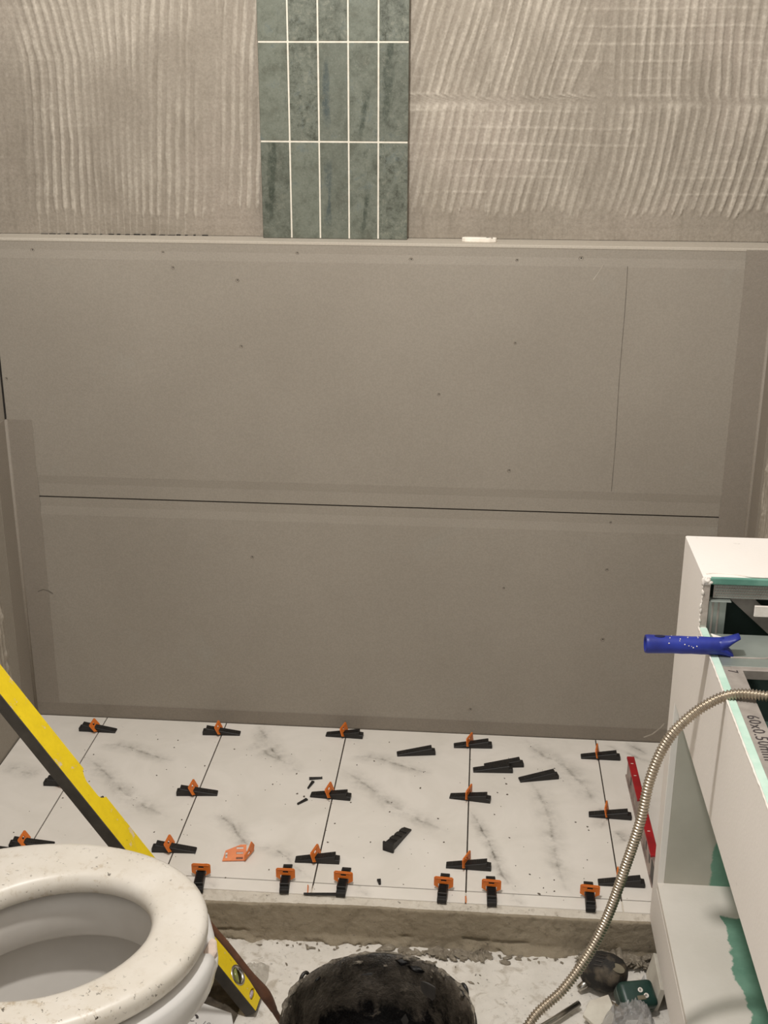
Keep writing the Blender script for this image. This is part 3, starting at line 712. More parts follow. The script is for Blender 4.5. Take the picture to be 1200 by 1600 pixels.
fin('top_vial', tube([(0.479, 0.040, -0.0115), (0.507, 0.0385, -0.0115), (0.534, 0.0415, -0.0115)], 0.0045, 10), M['chrome'], ylev, True)
fin('vial_stop', box(0.4745, 0.4785, 0.038, LWd - 0.001, -LT + 0.003, -0.003, 0.0005), M['vial_dark'], ylev)
fin('vial_stop', box(0.5335, 0.5375, 0.042, LWd - 0.001, -LT + 0.003, -0.003, 0.0005), M['vial_dark'], ylev)

# ------------------------------------------------------------------ short red level on the tiles
def red_mat():
    t = NT('scratched_red_enamel'); v = t.obj(); f = t.noise(v, 60, 4, 0.7)
    c = t.mix(t.map(t.noise(v, 20, 3), 0.35, 0.65), S(170, 22, 30), S(140, 16, 24))
    c = t.mix(t.map(f, 0.68, 0.72, 0, 0.9), c, S(214, 180, 170))
    t.color(c); t.set(Roughness=0.4); return t.m
M['red'] = red_mat()
M['alu'] = simple('scuffed_aluminium', S(176, 160, 150), S(130, 112, 106), 30, 0.5, 0.3, bump=0.2)
rlev = thing('spirit_level', 'short red spirit level standing on edge on the tiles beside the white box', 'spirit level', (0.3605, 2.42, 0), -math.pi / 2 - 0.0186)
rl = rlev  # local x runs towards the camera, y towards the white box
rlev.rotation_euler = (0, 0, -math.pi / 2 + 0.0186)
RH, RWd, RL = 0.052, 0.0165, 0.408
fin('web', box(0, RL, 0.003, RWd - 0.003, 0.003, RH - 0.004, 0.0006), M['alu'], rlev)
fin('top_flange', box(0, 0.175, 0, RWd, RH - 0.006, RH, 0.0008), M['red'], rlev)
fin('top_flange', box(0.215, RL - 0.035, 0, RWd, RH - 0.006, RH, 0.0008), M['red'], rlev)
fin('bottom_flange', box(0, RL, 0, RWd, 0.0, 0.005, 0.0008), M['alu'], rlev)
fin('vial', tube([(0.178, RWd / 2, RH - 0.005), (0.195, RWd / 2, RH - 0.0035), (0.213, RWd / 2, RH - 0.005)], 0.0045, 10), M['vial'], rlev, True)
fin('end_cap', box(RL - 0.034, RL, 0.002, RWd - 0.002, 0.004, RH - 0.008, 0.001), M['rail_black'], rlev)
for xx in (0.06, 0.30, 0.345):
    fin('slot', box(xx, xx + 0.008, 0.0022, 0.0036, 0.018, 0.036, 0.0004), M['vial_dark'], rlev)
for xx in (0.03, 0.08, 0.24, 0.29):
    fin('print_mark', box(xx, xx + 0.002, 0.005, RWd - 0.006, RH - 0.0003, RH + 0.0002), M['chalk'], rlev)

# ------------------------------------------------------------------ plasterboard box along the right wall
XB = 0.354; TB = 0.0125; YF = 1.925; YC = 1.745; YN = 0.86; ZT = 0.776; ZB = 0.690; ZN1 = 0.484; ZN0 = 0.110
def white_paint():
    t = NT('white_painted_board'); v = t.obj()
    f = t.noise(v, 3, 4, 0.6); g = t.noise(v, 60, 4, 0.7)
    c = t.mix(t.map(f, 0.35, 0.65), S(237, 231, 225), S(232, 226, 219))
    c = t.mix(t.map(g, 0.68, 0.76, 0, 0.35), c, S(178, 168, 158))
    t.color(c); t.set(Roughness=0.7); t.bump(t.noise(v, 180, 4), 0.25, 0.0012); return t.m
def green_board(name, mask):
    """moisture-resistant board, painted white except where the paint stops"""
    t = NT(name); v = t.obj(); sep = t.node('ShaderNodeSeparateXYZ', {0: v})
    wob = t.math('SUBTRACT', t.noise(v, 14, 5, 0.6), 0.5)
    if mask == 'shelf':
        e1 = t.math('ADD', sep.outputs[0], t.math('MULTIPLY', wob, 0.05))
        e2 = t.math('ADD', sep.outputs[1], t.math('MULTIPLY', wob, 0.04))
        m = t.math('MULTIPLY', t.map(e1, 0.452, 0.455), t.map(e2, 1.800, 1.796))
    elif mask == 'end':
        e1 = t.math('ADD', sep.outputs[0], t.math('MULTIPLY', wob, 0.035))
        n2 = t.noise(v, 9.0, 2, 0.5)
        band_ = t.math('MAXIMUM', t.map(sep.outputs[2], 0.205, 0.200), t.map(t.math('ABSOLUTE', t.math('SUBTRACT', sep.outputs[2], 0.285)), 0.030, 0.027))
        m = t.math('MULTIPLY', t.map(e1, 0.446, 0.449), band_)
    else:
        m = 1.0
    c1 = t.mix(t.map(t.noise(v, 8, 4), 0.35, 0.65), S(226, 219, 210), S(217, 210, 200)) if mask == 'shelf' else t.mix(t.map(t.noise(v, 8, 4), 0.35, 0.65), S(188, 184, 172), S(178, 174, 162))  # end board greyer than the shelf: niche shade painted into its white
    c2 = t.mix(t.map(t.noise(v, 25, 5, 0.7), 0.3, 0.7), S(118, 158, 138), S(100, 142, 122))
    c2 = t.mix(t.map(t.noise(v, 45, 4, 0.7), 0.68, 0.74, 0, 0.8), c2, S(214, 226, 214))
    t.color(t.mix(m, c1, c2)); t.set(Roughness=0.75); t.bump(t.noise(v, 160, 4), 0.25, 0.0012); return t.m
M['white'] = white_paint()
M['green'] = green_board('bare_green_board', None)
M['mint'] = simple('pale_green_board_edge', S(196, 220, 206), S(176, 208, 192), 30, 0.8, bump=0.3)
M['edge_green'] = simple('green_paper_edge', S(118, 164, 148), S(88, 138, 122), 22, 0.7, bump=0.2)
M['core'] = simple('grey_gypsum_core', S(190, 180, 170), S(166, 156, 146), 60, 0.9, bump=0.5)
M['plaster'] = simple('white_filler', S(236, 230, 222), S(222, 214, 204), 60, 0.85, bump=0.4)
M['zinc'] = simple('galvanised_steel', S(176, 184, 178), S(158, 166, 160), 14, 0.42, 0.65, bump=0.1)
M['zinc_dull'] = simple('dusty_galvanised_steel', S(176, 168, 160), S(156, 148, 141), 40, 0.6, 0.35, bump=0.2)
M['ink'] = simple('black_ink', S(52, 46, 46), S(70, 62, 62), 90, 0.8, bump=0)
bx_ = thing('plasterboard_box', 'white plasterboard box with low niche and open top along right wall', 'built-in box')
fin('side_panel', prism([(YN, 0.0), (YF, 0.0), (YF, ZT), (YC, ZT), (YC, ZB), (YN, ZB), (YN, ZN1), (1.88, ZN1), (1.88, ZN0 - TB), (YN, ZN0 - TB)], XB, XB + TB, 'yzx', 0.0008), M['white'], bx_)
o = fin('panel_edge', box(XB + 0.0004, XB + TB + 0.0006, YN, YC - 0.001, ZB - 0.004, ZB + 0.0008, 0.0005), M['mint'], bx_); o['label'] = 'pale green cut edge of the board'
# raised lip of paint along the outer arris
lp, _ = spline([(XB + 0.0002, y, ZB + 0.0006 + rnd.uniform(-0.0006, 0.0008)) for y in np.linspace(YN, YC, 40)], 160)
fin('paint_lip', tube([tuple(p) for p in lp], [0.0010 + 0.0008 * rnd.random() for _ in range(160)], 6), M['plaster'], bx_, True)
fin('top_panel', box(XB + 0.0005, XR - 0.002, YC + 0.004, YF, ZT - TB, ZT + 0.0006, 0.0012), M['white'], bx_)
o = fin('panel_edge', box(XB + 0.010, XR - 0.002, YC - 0.0005, YC + 0.006, ZT - TB, ZT - 0.0008, 0.0018, 2), M['edge_green'], bx_); o['label'] = 'dark green paper edge of the top board'
fin('cut_edge', box(XB + 0.0008, XB + TB - 0.0004, YC - 0.0012, YC + 0.004, ZB + 0.004, ZT - TB - 0.001, 0.0006), M['core'], bx_)
lb = bmesh.new()
for i in range(10):
    z = ZB + 0.005 + i * 0.0080 + rnd.uniform(-0.002, 0.002)
    rk = rock(rnd.uniform(0.0014, 0.0032), 60 + i, 2, 0.3); bmesh.ops.scale(rk, vec=(0.8, 0.7, rnd.uniform(1.2, 2.6)), verts=rk.verts)
    merge(lb, rk, Matrix.Translation((XB + rnd.uniform(-0.0003, 0.002), YC - 0.0005, z)))
for i in range(6):
    merge(lb, rock(rnd.uniform(0.003, 0.005), 160 + i, 2, 0.3, 0.7), Matrix.Translation((XB + 0.004 + i * 0.0015, YC + rnd.uniform(-0.001, 0.002), ZT - 0.004 - i * 0.0009)))
fin('filler_drips', lb, M['plaster'], bx_, True)
fl_, _ = spline([(XB + 0.006, YC + 0.010, ZT + 0.0010), (XB + 0.02, YC + 0.014, ZT + 0.0012), (XB + 0.045, YC + 0.012, ZT + 0.0012), (XB + 0.07, YC + 0.005, ZT + 0.0010), (XB + 0.11, YC + 0.004, ZT + 0.0008), (XR - 0.01, YC + 0.004, ZT + 0.0008)], 60)
fin('paint_lip', tube([tuple(p) for p in fl_], 0.0012, 6), M['plaster'], bx_, True)
fin('end_panel', box(XB + TB, XR - 0.002, YF - TB, YF, 0.0, ZT - TB, 0.0005), M['white'], bx_)
# niche
fin('niche_end', box(XB + TB, XR - 0.014, 1.88, 1.8925, ZN0, ZN1 + 0.002), green_board('painted_green_board_end', 'end'), bx_)
fin('niche_shelf', box(XB + 0.0003, XR - 0.014, YN, 1.8925, ZN0 - TB, ZN0, 0.0005), green_board('painted_green_board_shelf', 'shelf'), bx_)
fin('niche_ceiling', box(XB + TB, XR - 0.014, YN, 1.8925, ZN1, ZN1 + TB), M['green'], bx_)
fin('niche_back', box(XR - 0.014, XR - 0.0015, YN, 1.8925, 0.0, ZN1), M['green'], bx_)
M['deep'] = simple('shaded_green_board_back', S(74, 96, 86), S(60, 80, 71), 20, 0.85)  # deep shade of the box interior put into the board colour
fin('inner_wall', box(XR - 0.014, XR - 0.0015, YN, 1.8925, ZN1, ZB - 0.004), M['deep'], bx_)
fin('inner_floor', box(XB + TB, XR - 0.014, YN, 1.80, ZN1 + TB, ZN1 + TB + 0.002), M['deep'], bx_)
fin('near_panel', box(XB, XR - 0.002, YN - TB, YN, 0.0, ZB, 0.0008), M['white'], bx_)
fin('plinth', box(XB + 0.10, XR - 0.002, YN + 0.02, YF - 0.06, FLOOR - 0.004, 0.0), M['kerb'], bx_)
# metal frame inside the open top
fin('runner', prism([(XB + TB + 0.0004, ZB - 0.040), (XB + TB + 0.0016, ZB - 0.040), (XB + TB + 0.0016, ZB - 0.0012), (XB + 0.0395, ZB - 0.0012), (XB + 0.0395, ZB - 0.030), (XB + 0.0405, ZB - 0.030), (XB + 0.0405, ZB), (XB + TB + 0.0004, ZB)], YN, 1.62, 'xzy'), M['zinc_dull'], bx_)
sh = fin('cross_plate', box(XB + TB + 0.001, XR - 0.016, 1.612, 1.722, ZB - 0.0005, ZB + 0.0012, 0.0004), M['zinc'], bx_)
fin('plate_lip', box(XB + TB + 0.012, XR - 0.016, 1.600, 1.612, ZB - 0.014, ZB + 0.0014, 0.0010), M['zinc_dull'], sh)
gp, _ = spline([(XB + 0.03, 1.640, ZB + 0.0014), (XB + 0.075, 1.640, ZB + 0.0014), (XB + 0.088, 1.645, ZB + 0.0014), (XB + 0.100, 1.664, ZB + 0.0014), (XB + 0.14, 1.70, ZB + 0.0014)], 50)
fin('plate_groove', tube([tuple(p) for p in gp], 0.0016, 8), M['zinc_dull'], sh, True)
fin('plate_fold', prism([(XB + TB + 0.002, 1.718), (XB + 0.030, 1.706), (XB + 0.034, 1.690), (XB + 0.030, 1.676), (XB + TB + 0.006, 1.690)], ZB + 0.0012, ZB + 0.0034, 'xyz', 0.0004), M['plaster'], sh)
kb = bmesh.new(); box(XB + 0.019, XR - 0.016, 1.752, 1.754, 0.7385, 0.7625, bm=kb)
kn = fin('knurled_bar', kb, M['zinc_dull'], bx_)
kd = bmesh.new()
for r in range(5):
    for c_ in range(58):
        x = XB + 0.022 + c_ * 0.0038 + (r % 2) * 0.0019; z = 0.7405 + r * 0.0047
        if x < XR - 0.018: merge(kd, box(x - 0.0011, x + 0.0011, 1.7508, 1.7522, z - 0.0011, z + 0.0011))
k2 = fin('knurling', kd, M['zinc'], kn); k2['kind'] = 'stuff'
fin('upright_stud', prism([(XB + TB + 0.001, 1.748), (XB + 0.040, 1.748), (XB + 0.040, 1.7494), (XB + TB + 0.0024, 1.7494), (XB + TB + 0.0024, 1.79), (XB + TB + 0.001, 1.79)], ZB - 0.04, 0.7345, 'xyz'), M['zinc'], bx_)
for xx in (0.018, 0.027):
    fin('stud_groove', box(XB + xx, XB + xx + 0.003, 1.7472, 1.7482, ZB - 0.03, 0.7335, 0.0003), M['zinc_dull'], bx_)
fin('stud_flap', box(XB + TB + 0.002, XB + 0.046, 1.742, 1.760, 0.7355, 0.7368, 0.0003), M['zinc'], bx_)
# diagonal stud behind, with a pale tab
dg = fin('diagonal_brace', prism([(XB + 0.040, 0.738), (XB + 0.080, 0.738), (XB + 0.150, 0.672), (XB + 0.150, 0.640)], 1.772, 1.775, 'xzy'), M['zinc_dull'], bx_)
fin('brace_tab', box(XB + 0.082, XB + 0.16, 1.740, 1.744, 0.714, 0.732, 0.0006), M['plaster'], bx_)
fin('inner_back', box(XB + TB, XR - 0.016, 1.80, 1.805, ZN1 + TB, ZT - TB - 0.002), simple('shaded_column_back', S(58, 74, 67), S(44, 58, 52), 20, 0.85), bx_)  # board colour darkened to carry the shade inside the column
def text_mesh(name, body, size, mat, parent, mtx, extr=0.0002, spacing=1.0):
    cu = bpy.data.curves.new(name, 'FONT'); cu.body = body; cu.size = size; cu.extrude = extr; cu.space_character = spacing; cu.resolution_u = 2
    to = bpy.data.objects.new('tmp_text', cu); C.objects.link(to)
    dg_ = bpy.context.evaluated_depsgraph_get(); me = bpy.data.meshes.new_from_object(to.evaluated_get(dg_))
    bpy.data.objects.remove(to); bpy.data.curves.remove(cu)
    me.materials.clear(); me.transform(mtx)
    o = link(name, me, mat, parent)
    if len(body) > 1: o['kind'] = 'stuff'
    return o
mt = Matrix(((0, 1, 0), (-1, 0, 0), (0, 0, 1))).to_4x4()
mt.translation = (XB + TB + 0.0065, 1.468, ZB + 0.0003)
tx_ = text_mesh('printed_text', '60x0.50mm  3m  1', 0.0235, M['ink'], bx_, mt, spacing=1.06)
mt2 = mt.copy(); mt2.translation = (XB + TB + 0.0065, 1.602, ZB + 0.0003)
text_mesh('printed_text', '7', 0.020, M['ink'], bx_, mt2)

# ------------------------------------------------------------------ steel hose over the edge of the box
def hose_mat():
    t = NT('corrugated_stainless_steel'); v = t.obj()
    t.color(t.mix(t.map(t.noise(v, 40, 3), 0.35, 0.65), S(190, 178, 160), S(166, 154, 138))); t.set(Roughness=0.32, Metallic=0.85); return t.m
M['hose'] = hose_mat()
hpts = [(0.590, 1.44, 0.640), (0.520, 1.462, 0.680), (0.46, 1.487, 0.698), (0.415, 1.502, 0.7005), (0.365, 1.512, 0.6975), (0.327, 1.508, 0.681), (0.292, 1.501, 0.650), (0.271, 1.498, 0.613), (0.256, 1.49, 0.565), (0.246, 1.478, 0.504), (0.228, 1.47, 0.427), (0.21, 1.464, 0.355), (0.185, 1.452, 0.295), (0.15, 1.435, 0.243), (0.104, 1.412, 0.202), (0.07, 1.36, 0.15), (0.06, 1.27, 0.06), (0.075, 1.18, -0.03), (0.11, 1.12, -0.074), (0.17, 1.08, -0.081), (0.27, 1.05, -0.081)]
hl_n = 1
pp, hl = spline(hpts, 50)
n = int(hl / 0.0046) * 6
pp, hl = spline(hpts, n)
rad = [0.0069 + 0.0011 * math.cos(2 * math.pi * i / 6) for i in range(n)]
tag(fin('steel_hose', tube([tuple(p) for p in pp], rad, 14), M['hose'], None, True), 'corrugated steel hose draped over the white box edge down to the floor', 'hose')

# ------------------------------------------------------------------ blue roller handle balanced on the box edge
M['blue'] = simple('blue_plastic', S(38, 54, 150), S(30, 42, 124), 30, 0.4, bump=0.1)
M['blue'].node_tree.nodes['Principled BSDF'].inputs['Specular IOR Level'].default_value = 0.4
rh = thing('roller_handle', 'blue plastic roller handle balanced on the edge of the white box', 'tool handle', (0.352, 1.650, ZB + 0.0006), 0.02)
def handle():
    nS = 24; rings = []
    prof = [(-0.0935, 0.0132, 1, 1), (-0.092, 0.0140, 1, 1), (-0.088, 0.0142, 1, 1), (-0.070, 0.0136, 1, 1), (-0.055, 0.0131, 1, 1), (-0.040, 0.0136, 1, 1), (-0.025, 0.0131, 1, 1), (-0.010, 0.0136, 1, 1), (0.005, 0.0131, 1, 1), (0.014, 0.0133, 1, .97), (0.022, 0.0140, 1.0, .86)]
    for x, r, sz, sy in prof:
        rings.append([(x, r * sy * math.cos(2 * math.pi * k / nS), r * sz * math.sin(2 * math.pi * k / nS)) for k in range(nS)])
    inner = [[(x, r * math.cos(2 * math.pi * k / nS), r * math.sin(2 * math.pi * k / nS)) for k in range(nS)] for x, r in ((-0.0935, 0.0108), (-0.05, 0.0106))]
    b = loft([inner[1], inner[0]] + rings, cap0=True, cap1=True)
    return b
hb = handle()
grip = fin('grip', hb, M['blue'], rh, True); grip.location = (0, 0, 0.0139)
# forked guard at the right end: two flared wings
for s_, l_ in ((1, 0.030), (-1, 0.024)):
    wng = loft([[(x, w_ * math.cos(a), z + t_ * math.sin(a)) for a in (2 * math.pi * k / 16 for k in range(16))] for x, w_, z, t_ in
                ((0.006, 0.0118, 0.0002 * s_, 0.0125), (0.018, 0.0126, 0.0022 * s_, 0.0112), (0.028, 0.0122, 0.0072 * s_, 0.0075), (0.036, 0.0112, 0.0125 * s_, 0.0045), (0.014 + l_, 0.0098, 0.0168 * s_, 0.0028))], cap0=True, cap1=True)
    o = fin('fork_wing', wng, M['blue'], rh, True); o.location = (0, 0, 0.0139)
M['blue_dark'] = simple('dark_blue_slot', S(14, 18, 54), S(18, 22, 62), 30, 0.6, bump=0)
o = fin('hang_slot', prism([(0.008 * math.cos(2 * math.pi * k / 16), 0.0035 * math.sin(2 * math.pi * k / 16)) for k in range(16)], -0.0012, 0.0005, 'xyz'), M['blue_dark'], rh); o.location = (-0.073, -0.001, 0.0139 + 0.0137)
db2 = bmesh.new()
for i in range(16):
    a = rnd.uniform(0.1, 2.4); x = rnd.uniform(-0.088, -0.01); r_ = 0.0137
    merge(db2, rock(rnd.uniform(0.0005, 0.0011), 330 + i, 1, 0.2), Matrix.Translation((x, -r_ * math.cos(a) * 0.99, 0.0139 + r_ * math.sin(a) * 0.99)))
o = fin('paint_specks', db2, M['plaster'], rh); o['kind'] = 'stuff'

# ------------------------------------------------------------------ toilet
M['seat'] = None
def seat_mat():
    t = NT('dirty_white_seat_plastic'); v = t.obj()
    c = t.mix(t.map(t.noise(v, 7, 5, 0.65), 0.35, 0.7), S(222, 216, 206), S(208, 200, 186))
    g = t.noise(v, 55, 5, 0.75); k = t.noise(v, 6, 3, 0.6)
    c = t.mix(t.math('MULTIPLY', t.map(g, 0.53, 0.66), t.map(k, 0.46, 0.60, 0.1, 0.75)), c, S(168, 148, 116))
    h = t.noise(v, 120, 3, 0.6)
    c = t.mix(t.math('MULTIPLY', t.map(h, 0.655, 0.69), t.map(k, 0.40, 0.60, 0.15, 1.0)), c, S(74, 66, 54))
    t.color(c); t.set(Roughness=0.38); return t.m
M['seat'] = seat_mat()
M['ceramic'] = simple('white_glazed_ceramic', S(222, 219, 214), S(214, 211, 207), 4, 0.22, bump=0)
M['ceramic_in'] = simple('dusty_bowl_glaze', S(214, 210, 204), S(200, 195, 188), 6, 0.45, bump=0.05)
M['ceramic_break'] = simple('broken_ceramic', S(226, 206, 192), S(206, 188, 174), 60, 0.85, bump=0.4)
tl = thing('toilet', 'white toilet with dusty seat ring and no lid at lower left', 'toilet')
tc = Vector((-0.634, 1.351)); ta = math.radians(13.6); n = 72
def ell(cx, cy, a, b_, ang, t_):
    x, y = a * math.cos(t_), b_ * math.sin(t_)
    return Vector((cx + x * math.cos(ang) - y * math.sin(ang), cy + x * math.sin(ang) + y * math.cos(ang)))
Oc = [ell(tc.x, tc.y, 0.272, 0.211, ta, 2 * math.pi * k / n) for k in range(n)]
Ic = [ell(-0.591, 1.349, 0.153, 0.122, math.radians(30), 2 * math.pi * k / n - math.radians(16.4)) for k in range(n)]
sec = [('i', 0.012, 0.327), ('i', 0.001, 0.330), ('i', -0.002, 0.338), ('i', -0.001, 0.348), ('i', 0.004, 0.3565), ('i', 0.012, 0.3608), ('i', 0.022, 0.3618), ('m', 0.5, 0.3622), ('o', 0.016, 0.3618), ('o', 0.008, 0.3602), ('o', 0.002, 0.3560), ('o', 0.0, 0.350), ('o', 0.0005, 0.336), ('o', 0.004, 0.329), ('o', 0.012, 0.327)]
rings = []
for w_, off, z in sec:
    rg = []
    for k in range(n):
        d = (Oc[k] - Ic[k]).normalized()
        q = Ic[k] + d * off if w_ == 'i' else (Oc[k] - d * off if w_ == 'o' else (Ic[k] + Oc[k]) / 2)
        rg.append((q.x, q.y, z))
    rings.append(rg)
rings.append(rings[0])
sb = loft(rings); bmesh.ops.remove_doubles(sb, verts=sb.verts, dist=1e-5)
fin('seat_ring', sb, M['seat'], tl, True)
axv = Vector((math.cos(ta), math.sin(ta)))
def ring_o(s, shift, z, dip=0.0):
    out = []
    for k in range(n):
        q = tc + (Oc[k] - tc) * s - axv * shift
        dz = 0
        if dip:
            a_ = abs(((2 * math.pi * k / n - 0.02) + math.pi) % (2 * math.pi) - math.pi)
            dz = -dip * (1 - min(1, max(0, (a_ - 0.14) / 0.03)))
        out.append((q.x, q.y, z + dz))
    return out
outer = [ring_o(0.94, 0, 0.3165, 0.030), ring_o(1.015, 0, 0.3160, 0.032), ring_o(1.036, 0, 0.3100, 0.030), ring_o(1.042, 0, 0.292, 0.014), ring_o(1.030, 0.001, 0.265), ring_o(0.945, 0.010, 0.22), ring_o(0.81, 0.032, 0.15), ring_o(0.69, 0.058, 0.08), ring_o(0.62, 0.078, 0.0), ring_o(0.63, 0.085, -0.05), ring_o(0.65, 0.085, FLOOR - 0.003)]
fin('bowl_outside', loft(outer), M['ceramic'], tl, True)
def ring_i(off, z, shrink=1.0, notch=0.0):
    out = []; c0 = Vector((-0.597, 1.352))
    for k in range(n):
        d = (Oc[k] - Ic[k]).normalized(); q = Ic[k] + d * off
        q = c0 + (q - c0) * shrink
        dz = 0
        if notch:
            a_ = abs(((2 * math.pi * k / n - 0.02) + math.pi) % (2 * math.pi) - math.pi)
            dz = notch * (1 - min(1, max(0, (a_ - 0.16) / 0.10)))
        out.append((q.x, q.y, z + dz))
    return out
innr = [ring_o(0.94, 0, 0.3165, 0.030), ring_i(0.012, 0.314), ring_i(0.008, 0.28), ring_i(0.006, 0.250, 1, 0.045), ring_i(0.009, 0.245, 1, 0.045), ring_i(0.016, 0.246, 1, 0.04), ring_i(0.022, 0.262, 1, 0.02), ring_i(0.044, 0.264), ring_i(0.050, 0.235), ring_i(0.036, 0.19, 0.97), ring_i(0.010, 0.13, 0.86), ring_i(0, 0.08, 0.66), ring_i(0, 0.05, 0.40), ring_i(0, 0.045, 0.1)]
fin('bowl_inside', loft(innr, cap1=True), M['ceramic_in'], tl, True)
# rough fracture on the chipped rim at the tip of the bowl
tip = tc + axv * 0.272
fin('rim_chip', prism([(tip.x - 0.004, tip.y - 0.030), (tip.x + 0.006, tip.y - 0.020), (tip.x + 0.010, tip.y + 0.002), (tip.x + 0.004, tip.y + 0.026), (tip.x - 0.006, tip.y + 0.032), (tip.x - 0.010, tip.y)], 0.262, 0.290, 'xyz', 0.002), M['ceramic_break'], tl)

# ------------------------------------------------------------------ mortar bucket
def bucket():
    bc = (-0.125, 1.462)
    t = NT('black_bucket_with_mortar'); v = t.obj()
    f = t.noise(v, 16, 6, 0.7, 0.6); g = t.noise(v, 60, 5, 0.7)
    zz = t.math('ADD', t.node('ShaderNodeSeparateXYZ', {0: v}).outputs[2], t.math('MULTIPLY', t.math('SUBTRACT', f, 0.5), 0.16))
    c = t.mix(t.map(zz, 0.135, 0.150), S(17, 15, 14), t.mix(t.map(f, 0.36, 0.60), S(40, 36, 31), S(86, 78, 68)))
    c = t.mix(t.map(g, 0.62, 0.70, 0, 0.5), c, S(128, 118, 104))
    c = t.mix(t.map(g, 0.40, 0.33, 0, 0.6), c, S(20, 18, 16))
    t.color(c); t.set(Roughness=t.map(f, 0.4, 0.6, 0.22, 0.6)); t.bump(t.noise(v, 60, 6, 0.7), 0.8, 0.005)
    M['bucket_in'] = t.m
    M['crust'] = concrete_mat('dried_mortar_crust', S(140, 131, 117), S(74, 67, 58), S(34, 30, 27), 70, 0.8, False)
    M['bucket'] = simple('black_bucket_plastic', S(36, 34, 32), S(54, 50, 46), 20, 0.4, bump=0.2)
    M['wet'] = simple('wet_black_slurry', S(22, 20, 18), S(34, 31, 28), 15, 0.35, bump=0.3, bscale=60, bdist=0.004)
    k = thing('mortar_bucket', 'round black bucket caked with grey mortar on the concrete floor', 'bucket', (bc[0], bc[1], FLOOR))
    nS = 72; H = 0.232
    def ringp(r, z, dr=0.0, seed=0, fz=0.0):
        a = np.arange(nS) / nS * 2 * np.pi
        nz = fbm(np.cos(a) * 4 + 9, np.sin(a) * 4 + 9 + z * 25, seed, 4) - 0.47
        nz2 = fbm(np.cos(a) * 7 + 3, np.sin(a) * 7 + 5 + z * 20, seed + 9, 3) - 0.45
        return [((r + dr * nz[i]) * math.cos(a[i]), (r + dr * nz[i]) * math.sin(a[i]), z + fz * nz2[i]) for i in range(nS)]
    out = [ringp(0.112, 0.0), ringp(0.118, 0.004), ringp(0.140, H - 0.035), ringp(0.141, H - 0.034), ringp(0.150, H - 0.032), ringp(0.152, H - 0.006), ringp(0.150, H - 0.001), ringp(0.1465, H)]
    fin('shell', loft(out, cap0=True), M['bucket'], k, True)
    inn = [ringp(0.1465, H), ringp(0.1435, H - 0.002, 0.004, 3)]
    for i in range(1, 12):
        z = H - 0.002 - i * 0.0165; inn.append(ringp(0.1435 - i * 0.0023, z, 0.020, 40, 0.006))
    fin('mortar_lining', loft(inn), M['bucket_in'], k, True)
    sl = [ringp(r, 0.052 + 0.0 * r, 0, 2, 0.010) for r in (0.134, 0.11, 0.08, 0.05, 0.02)]
    fin('slurry', loft(sl, cap1=True), M['wet'], k, True)
    # crust over the rim: lumpy ring with gaps
    a = np.linspace(0, 2 * np.pi, 200)
    cr = [(0.1478 * math.cos(t_), 0.1478 * math.sin(t_), H - 0.001 + 0.002 * math.sin(5 * t_)) for t_ in a]
    nz = fbm(np.cos(a) * 9 + 20, np.sin(a) * 9 + 20, 77, 4)
    fin('rim_crust', tube(cr, [max(0.0010, 0.0125 * (x - 0.34)) for x in nz], 9), M['crust'], k, True)
    for i in range(18):
        t_ = rnd.choice([rnd.gauss(1.45, 0.3), rnd.gauss(0.75, 0.3), rnd.uniform(0, 3.2)]); r_ = rnd.uniform(0.139, 0.148)
        lb_ = rock(rnd.uniform(0.003, 0.0065), 400 + i, 2, 0.5, 0.7); bmesh.ops.scale(lb_, vec=(0.7, rnd.uniform(1.2, 2.4), 1), verts=lb_.verts)
        q_ = fin('mortar_lump', lb_, M['crust'] if i % 3 else M['bucket_in'], k, True)
        q_.location = (r_ * math.cos(t_), r_ * math.sin(t_), H - rnd.uniform(-0.001, 0.02)); q_.rotation_euler = (0, 0, t_)
    # handle lugs and the wire bail folded down outside
    for t_, nm in ((2.55, 'handle_lug'), (0.55, 'handle_lug')):
        lg_ = [(0.153 * math.cos(t_) + 0.009 * math.cos(q) * -math.sin(t_), 0.153 * math.sin(t_) + 0.009 * math.cos(q) * math.cos(t_), H - 0.008 + 0.011 * math.sin(q)) for q in np.linspace(0, 2 * np.pi, 20)]
        fin(nm, tube(lg_, 0.003, 8), M['bucket'], k, True)
    bl = [(0.158 * math.cos(q), 0.158 * math.sin(q), H - 0.012 - 0.05 * math.sin((q - 0.55) / 2.0 * math.pi)) for q in np.linspace(0.55, 2.55, 40)]
    fin('wire_bail', tube(bl, 0.0018, 8), M['chrome'], k, True)
bucket()

# ------------------------------------------------------------------ rusty bar, carton and scraps beside the toilet
M['rust'] = simple('rusty_brown_steel', S(112, 74, 52), S(84, 55, 40), 35, 0.65, bump=0.4, bscale=120)
rp, _ = spline([(-0.430, 1.574, 0.240), (-0.411, 1.578, 0.204), (-0.381, 1.584, 0.154), (-0.351, 1.588, 0.102), (-0.325, 1.593, 0.054), (-0.312, 1.606, 0.007), (-0.299, 1.620, -0.038), (-0.287, 1.632, -0.083)], 60)
rr2 = []
for i in range(60):
    s_ = i / 59; rr2.append(0.0056 + 0.0040 * math.exp(-((s_ - 0.58) / 0.09) ** 2) + 0.002 * math.exp(-((s_ - 0.02) / 0.06) ** 2) - 0.0008 * (s_ > 0.7))
tag(fin('rusty_bar', tube([tuple(p) for p in rp], rr2, 12), M['rust'], None, True), 'rusty brown metal bar leaning against the toilet rim in front of the yellow level', 'bar')
M['carton'] = simple('white_carton', S(216, 214, 210), S(202, 199, 194), 10, 0.6, bump=0.1)
M['brown_card'] = simple('brown_cardboard', S(120, 86, 62), S(98, 70, 50), 25, 0.85, bump=0.3)
